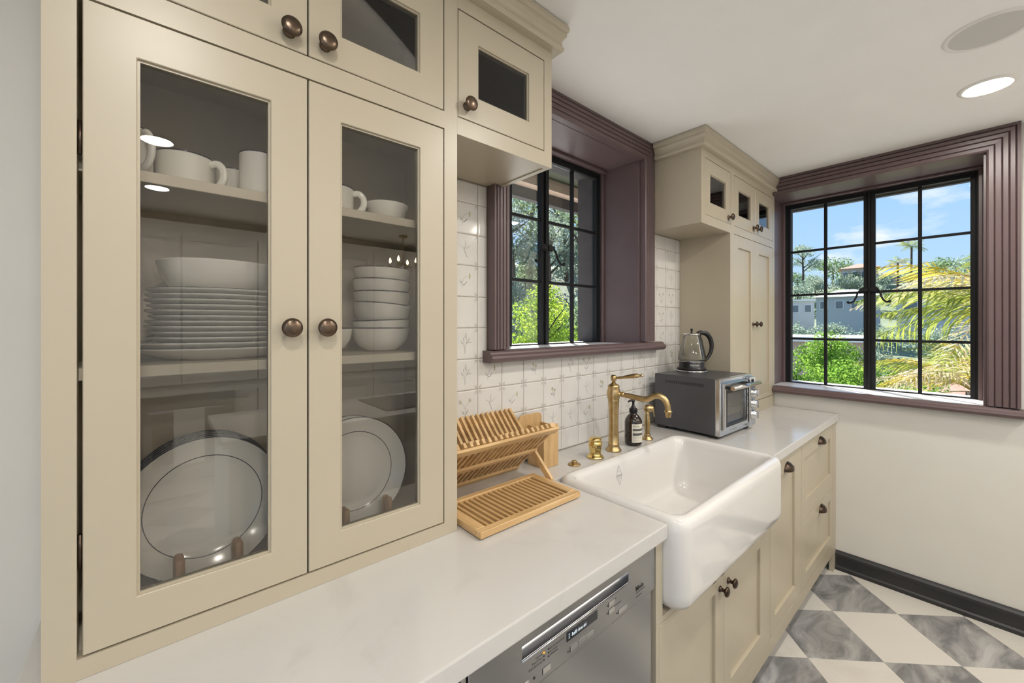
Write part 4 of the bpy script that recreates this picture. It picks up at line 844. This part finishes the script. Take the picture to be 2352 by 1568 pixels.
M['leaf_green'] = leafmat('leaf_green', (.12, .26, .04), (.32, .50, .09), .6, 2)
M['frond_y'] = leafmat('frond_yellow', (.40, .34, .06), (.75, .58, .10), .6, 3)
M['frond_g'] = leafmat('frond_green', (.16, .24, .06), (.40, .44, .10), .45, 3)
M['frond_d'] = leafmat('frond_dry', (.55, .45, .28), (.80, .72, .52), .4, 3)
M['bark'] = mat('bark', (.10, .08, .06), .9, var=.3, vscale=5)
M['hwhite'] = mat('house_white', (.62, .62, .62), .8); M['hpink'] = mat('house_pink', (.55, .40, .38), .8); M['hgrey'] = mat('house_grey', (.46, .49, .51), .8); M['htan'] = mat('house_tan', (.52, .42, .34), .8)  # grey lightened, as are the house windows, to imitate haze
M['rclay'] = mat('roof_clay', (.60, .33, .24), .85, var=.25, vscale=3); M['rwhite'] = mat('roof_white', (.80, .80, .80), .7); M['rgrey'] = mat('roof_grey', (.30, .28, .28), .8); M['hglass'] = mat('house_window', (.16, .19, .22), .2)
M['terr'] = mat('terrace', (.72, .70, .68), .8)
# hillside ground
m = MB(); azs = [20 + i * 2.2 for i in range(42)]; ds = [4.5, 6, 8, 11, 15, 20, 26, 33, 40, 48, 56, 65, 75, 86, 98, 112, 128, 150, 180, 230]
m.add([pol(a, d_, ground(a, d_)) for a in azs for d_ in ds], [(i * len(ds) + j, (i + 1) * len(ds) + j, (i + 1) * len(ds) + j + 1, i * len(ds) + j + 1) for i in range(len(azs) - 1) for j in range(len(ds) - 1)], 0, True)
tag(m.build('hillside', 'hill', recalc=False), 'brushy green hillside across the valley outside', 'hillside', kind='structure')

def crown_mesh(seed, blobs, n, ls, mt, flat=.8):
    r = random.Random(seed); m = MB(); tot = sum(b[3] ** 2 for b in blobs); vs, fs = [], []
    for bx, by, bz, br in blobs:
        for _ in range(int(n * br * br / tot)):
            u = r.uniform(-1, 1); t = r.uniform(0, 2 * math.pi); q = math.sqrt(1 - u * u); d = Vector((q * math.cos(t), q * math.sin(t), u))
            p = Vector((bx, by, bz)) + Vector((d.x, d.y, d.z * flat)) * br * (r.uniform(.55, 1.08))
            nr = (d + Vector((r.uniform(-.9, .9), r.uniform(-.9, .9), r.uniform(-.5, .9)))).normalized(); s_ = ls * r.uniform(.6, 1.3)
            a = nr.orthogonal().normalized(); a.rotate(Matrix.Rotation(r.uniform(0, 6.28), 3, nr)); b = nr.cross(a); o_ = len(vs)
            vs += [p - a * s_, p - b * s_ * .55, p + a * s_, p + b * s_ * .55]; fs.append((o_, o_ + 1, o_ + 2, o_ + 3))
    m.add(vs, fs); return m.mesh('crown', mt, recalc=False)
def trunk_mesh(h, r, lean=.1, branches=4, seed=1):
    q = random.Random(seed); m = MB(); m.tube([(0, 0, -.6), (lean * .3, 0, h * .4), (lean, lean * .5, h)], [r, r * .7, r * .35], 8)
    for k in range(branches):
        a = q.uniform(0, 6.28); z = h * q.uniform(.45, .85); l = h * q.uniform(.2, .4); m.tube([(lean * z / h * .8, 0, z), (l * .6 * math.cos(a), l * .6 * math.sin(a), z + l * .5), (l * math.cos(a), l * math.sin(a), z + l * .8)], [r * .4, r * .25, r * .1], 6)
    return m.mesh('trunk', 'bark')
def blobs(seed, n, R_, z0, z1, br):
    q = random.Random(seed); return [(q.uniform(-1, 1) * R_, q.uniform(-1, 1) * R_, q.uniform(z0, z1), br * q.uniform(.7, 1.25)) for _ in range(n)]
BUSH = [crown_mesh(10 + k, blobs(k, 7, .8, .5, 1.5, .75), 1500, .085, ['leaf_far_haze', 'leaf_mid_haze', 'leaf_grey_haze'][k % 3]) for k in range(4)]
TALL = [crown_mesh(20 + k, blobs(40 + k, 9, 1.6, 3.2, 7.4, 1.15), 2600, .115, ['leaf_mid_haze', 'leaf_grey_haze', 'leaf_far_haze'][k]) for k in range(3)]
BTRK = trunk_mesh(1.2, .08); TTRK = trunk_mesh(6.5, .22, .4, 6)
def tree(name, az, D, s_, crown, trunk, label, cat='tree', group=None, z=None, rz=0, sink=.25):
    t = thing(name, label, cat, pol(az, D, (ground(az, D) - sink * s_) if z is None else z), rz, group); t.scale = (s_, s_, s_)
    inst('crown', crown, t); inst('trunk', trunk, t); return t
q = random.Random(77)
HS = [(81.4, 121, 5), (84.4, 127, 5), (75.6, 75, 6), (80.2, 69, 5.5), (88.4, 66, 8), (76.7, 112, 4), (79.4, 131, 5), (76.2, 27, 4), (85.6, 100, 1), (84.6, 92, 1)]
TAKEN = [(pol(a, d_)[0], pol(a, d_)[1], r_) for a, d_, r_ in HS]
def place(az0, az1, D0, D1, s0, s1, n, tries, name, label, group):
    k = 0
    for _ in range(tries):
        a = q.uniform(az0, az1); d_ = q.uniform(D0, D1); s_ = q.uniform(s0, s1) * (.75 + .35 * (d_ - D0) / (D1 - D0)); x, y, _z = pol(a, d_); r_ = 1.36 * s_
        if any((x - X) ** 2 + (y - Y) ** 2 < (r_ + R_) ** 2 for X, Y, R_ in TAKEN): continue
        TAKEN.append((x, y, r_)); k += 1
        tree(name, a, d_, s_, BUSH[q.randrange(4)], BTRK, label, group=group, rz=q.uniform(0, 6))
        if k >= n: return
place(73.0, 93.5, 30, 128, 1.7, 2.5, 90, 6000, 'hillside_tree', 'rounded hazy green tree on the far hillside', 'trees on the far hillside')
for az, D, s_ in ((41.5, 36, 1.25), (43.6, 44, 1.35), (46.3, 34, 1.1), (48.8, 42, 1.2), (51.5, 36, 1.15)): TAKEN.append((*pol(az, D)[:2], 1.5))
place(39.5, 52.5, 18, 52, 1.3, 2.0, 26, 3000, 'slope_tree', 'leafy tree on the steep slope outside the sink window', 'trees on the near slope')
for az, D, s_, k in ((41.5, 36, 1.25, 1), (43.6, 44, 1.35, 0), (46.3, 34, 1.1, 2), (48.8, 42, 1.2, 1), (51.5, 36, 1.15, 0)):
    tree('tall_tree', az, D, s_, TALL[k], TTRK, 'tall airy tree on the slope, ' + {41.5: 'leftmost in', 43.6: 'second from the left in', 46.3: 'middle one of', 48.8: 'second from the right in', 51.5: 'rightmost in'}[az] + ' the sink window', group='tall trees on the slope', rz=q.uniform(0, 6))
tree('ridge_pine', 76.7, 112, 1.35, TALL[2], TTRK, 'tall spreading pine on the ridge at the left of the view', z=9.2)
tree('ridge_tree', 79.4, 131, 3.0, BUSH[1], BTRK, 'broad dark tree on the ridge beside the red roofed house', z=12.2)
# lime green tree close to the sink window
lime = crown_mesh(5, [(0, 0, 1.9, .42), (.45, .1, 1.55, .42), (-.45, 0, 1.5, .45), (.1, .3, 1.1, .5), (-.2, -.3, .9, .5), (.55, -.2, .95, .42), (-.6, .2, .8, .4), (.2, 0, .4, .55)], 6000, .036, 'leaf_lime')
tree('lime_tree', 45.6, 9.2, 1.0, lime, trunk_mesh(1.9, .06, .1, 6), 'bright lime green tree close outside the sink window', z=.15)
# shrubs below the end window
grn = crown_mesh(6, [(0, 0, .9, .40), (.4, .1, .7, .38), (-.4, 0, .65, .40), (.1, .3, .45, .5), (-.2, -.3, .4, .5), (.5, -.2, .35, .42)], 5500, .034, 'leaf_green')
GT = trunk_mesh(.9, .04)
for az, D, s_, z, lab in ((76.6, 9.2, .85, -.25, 'bright green shrub in front of the pink house'), (80.6, 9.8, .95, -.35, 'bright green shrub just left of the window mullion'), (79.0, 12.5, 1.0, .05, 'upright green sapling behind the shrubs'), (83.4, 12.0, 1.2, -.95, 'green shrub just right of the window mullion'), (86.6, 10.4, .9, -.65, 'green shrub beneath the palm fronds'), (92.2, 11.0, .8, -.7, 'green shrub at the right edge of the end window')):
    tree('garden_shrub', az, D, s_, grn, GT, lab, 'shrub', 'shrubs below the end window', z=z, rz=q.uniform(0, 6))
# houses
def house(az, D, z, w, d_, h, wall, roof, label, kind='hip', rz=0, wins=4, rh=1.2, name='house'):
    t = thing(name, label, 'house', pol(az, D, z), R(-az) + R(rz))
    MB().box(-w / 2, w / 2, 0, d_, -4, h).build('walls', wall, t, local=True)
    o_ = .35; m = MB()
    if kind == 'flat': m.box(-w / 2 - o_, w / 2 + o_, -o_, d_ + o_, h, h + .22)
    else:
        i = min(w, d_) / 2 * .9; m.add([(-w / 2 - o_, -o_, h), (w / 2 + o_, -o_, h), (w / 2 + o_, d_ + o_, h), (-w / 2 - o_, d_ + o_, h), (-w / 2 + i, d_ / 2, h + rh), (w / 2 - i, d_ / 2, h + rh)], [(0, 1, 5, 4), (1, 2, 5), (2, 3, 4, 5), (3, 0, 4), (3, 2, 1, 0)])
    m.build('roof', roof, t, local=True)
    for k in range(wins):
        x = -w / 2 + w * (k + .5) / wins; f = MB().box(x - w / wins * .28, x + w / wins * .28, -.06, .0, h * .30, h * .78).build('window', 'rwhite', t, local=True)
        MB().box(x - w / wins * .23, x + w / wins * .23, -.09, -.06, h * .34, h * .74).build('pane', 'hglass', f, local=True)
    return t
house(81.6, 112, 10.2, 6, 6, 3.0, 'htan', 'rclay', 'tan house with red roof on the ridge left of the mullion')
house(84.4, 124, 10.0, 6.5, 6, 2.6, 'htan', 'rclay', 'long low house with red roof on the ridge right of the mullion', rh=.9)
house(75.4, 73, 2.4, 6, 5, 2.4, 'hwhite', 'rwhite', 'white house in the trees at the left edge of the end window', 'flat')
house(80.6, 64, 2.6, 6, 5, 2.2, 'hgrey', 'rwhite', 'grey house with white gabled roof in the hillside trees', rh=1.0)
house(88.6, 63, 1.6, 9, 6, 3.0, 'hwhite', 'rgrey', 'pale hillside house behind the palm fronds', rh=.8)
house(76.2, 24.5, -2.4, 5.4, 5, 3.0, 'hpink', 'rwhite', 'pink stucco house with white flat roof beyond the shrubs', 'flat', wins=2)
house(89.6, 13.5, -1.9, 3.6, 4, 1.55, 'hwhite', 'rclay', 'white house with clay tile roof low at the right', wins=3, rh=.9)
tag(MB().box(-10, -2.45, -7, 3, -.12, -.02).build('garden_reflector', 'terr', bevel=.01), 'unseen pale patio outside the garden door behind the camera', 'reflector', kind='structure')  # added pale slab, reflects daylight through the left opening
tag(MB().box(-1.5, 4.6, 1.62, 5.2, .70, .82).build('side_reflector', 'terr', bevel=.01), 'unseen pale patio slab below the sink window outside', 'reflector', kind='structure')  # hidden slab added to bounce sun into the sink window recess
tag(MB().box(4.25, 6.4, -3.0, 1.7, -.10, .02).build('end_reflector', 'terr', bevel=.01), 'unseen pale patio slab below the end window outside', 'reflector', kind='structure')  # slab out of sight, added to bounce sun towards the ceiling
tag(MB().box(7.0, 9.5, -1.4, 2.6, -1.2, -.9).build('garden_terrace', 'terr'), 'pale paved garden terrace below the end window', 'terrace', kind='structure')
# palms
def frond_mesh(seed, L_, droop, mt, w=.30):
    r = random.Random(seed); m = MB(); pts = []; n = 22
    for i in range(n + 1):
        t = i / n; pts.append(Vector((L_ * (t - .12 * t * t), 0, L_ * (.42 * t - droop * t * t))))
    m.tube(pts, [.012 * (1 - .8 * i / n) for i in range(n + 1)], 5)
    for i in range(3, n + 1):
        for sd_ in (-1, 1):
            for _ in range(2):
                t = i / n; l = L_ * w * math.sin(math.pi * min(1, .15 + t * .85)) * r.uniform(.75, 1.1) + .04; p = pts[i]; d = (pts[i] - pts[i - 1]).normalized()
                e = (Vector((0, sd_, 0)) * .8 + d * r.uniform(.5, .9) + Vector((0, 0, -.55 * r.uniform(.2, 1.3)))).normalized(); q_ = d.cross(e).normalized() * .0; wv = d * .011
                a = p; b = p + e * l * .5 + Vector((0, 0, .02)); c = p + e * l + Vector((0, 0, -.12 * l))
                m.add([a - wv * .5, b - wv, c, b + wv, a + wv * .5], [(0, 1, 3, 4), (1, 2, 3)])
    return m.mesh('frond', mt, recalc=False)
FR = [frond_mesh(1, 1.55, .62, 'frond_y'), frond_mesh(2, 1.7, .45, 'frond_g'), frond_mesh(3, 1.5, .85, 'frond_d'), frond_mesh(4, 1.3, .3, 'frond_g')]
def palm(az, D, z, h, s_, n, label, seed, fr=None, r=.10):
    t = thing('palm_tree', label, 'palm tree', pol(az, D, z - h)); g = random.Random(seed)
    MB().tube([(0, 0, -1), (.04, .02, h * .5), (0, 0, h)], [r * 1.2, r, r * .9], 10).build('trunk', 'bark', t, local=True)
    for k in range(n):
        o = inst('frond', (fr or FR)[k % len(fr or FR)], t, (0, 0, h), (g.uniform(-.25, .25), g.uniform(-.75, .45), 2 * math.pi * (k + g.uniform(-.3, .3)) / n)); o.scale = (s_,) * 3
    return t
palm(92.4, 7.2, 1.55, 4.5, 1.0, 26, 'near palm with arching yellow fronds at the right of the end window', 4)
palm(89.8, 9.0, .45, 3.0, .95, 24, 'lower palm with dry drooping fronds beneath the near palm', 9, [FR[2], FR[0], FR[2], FR[1]])
palm(85.6, 100, 15.0, 8, 1.5, 16, 'distant slender palm standing highest on the ridge', 6, [FR[1], FR[3]], .16)
palm(84.6, 92, 11.4, 6, 1.3, 16, 'distant slender palm just left of the highest one', 7, [FR[1], FR[2]], .16)
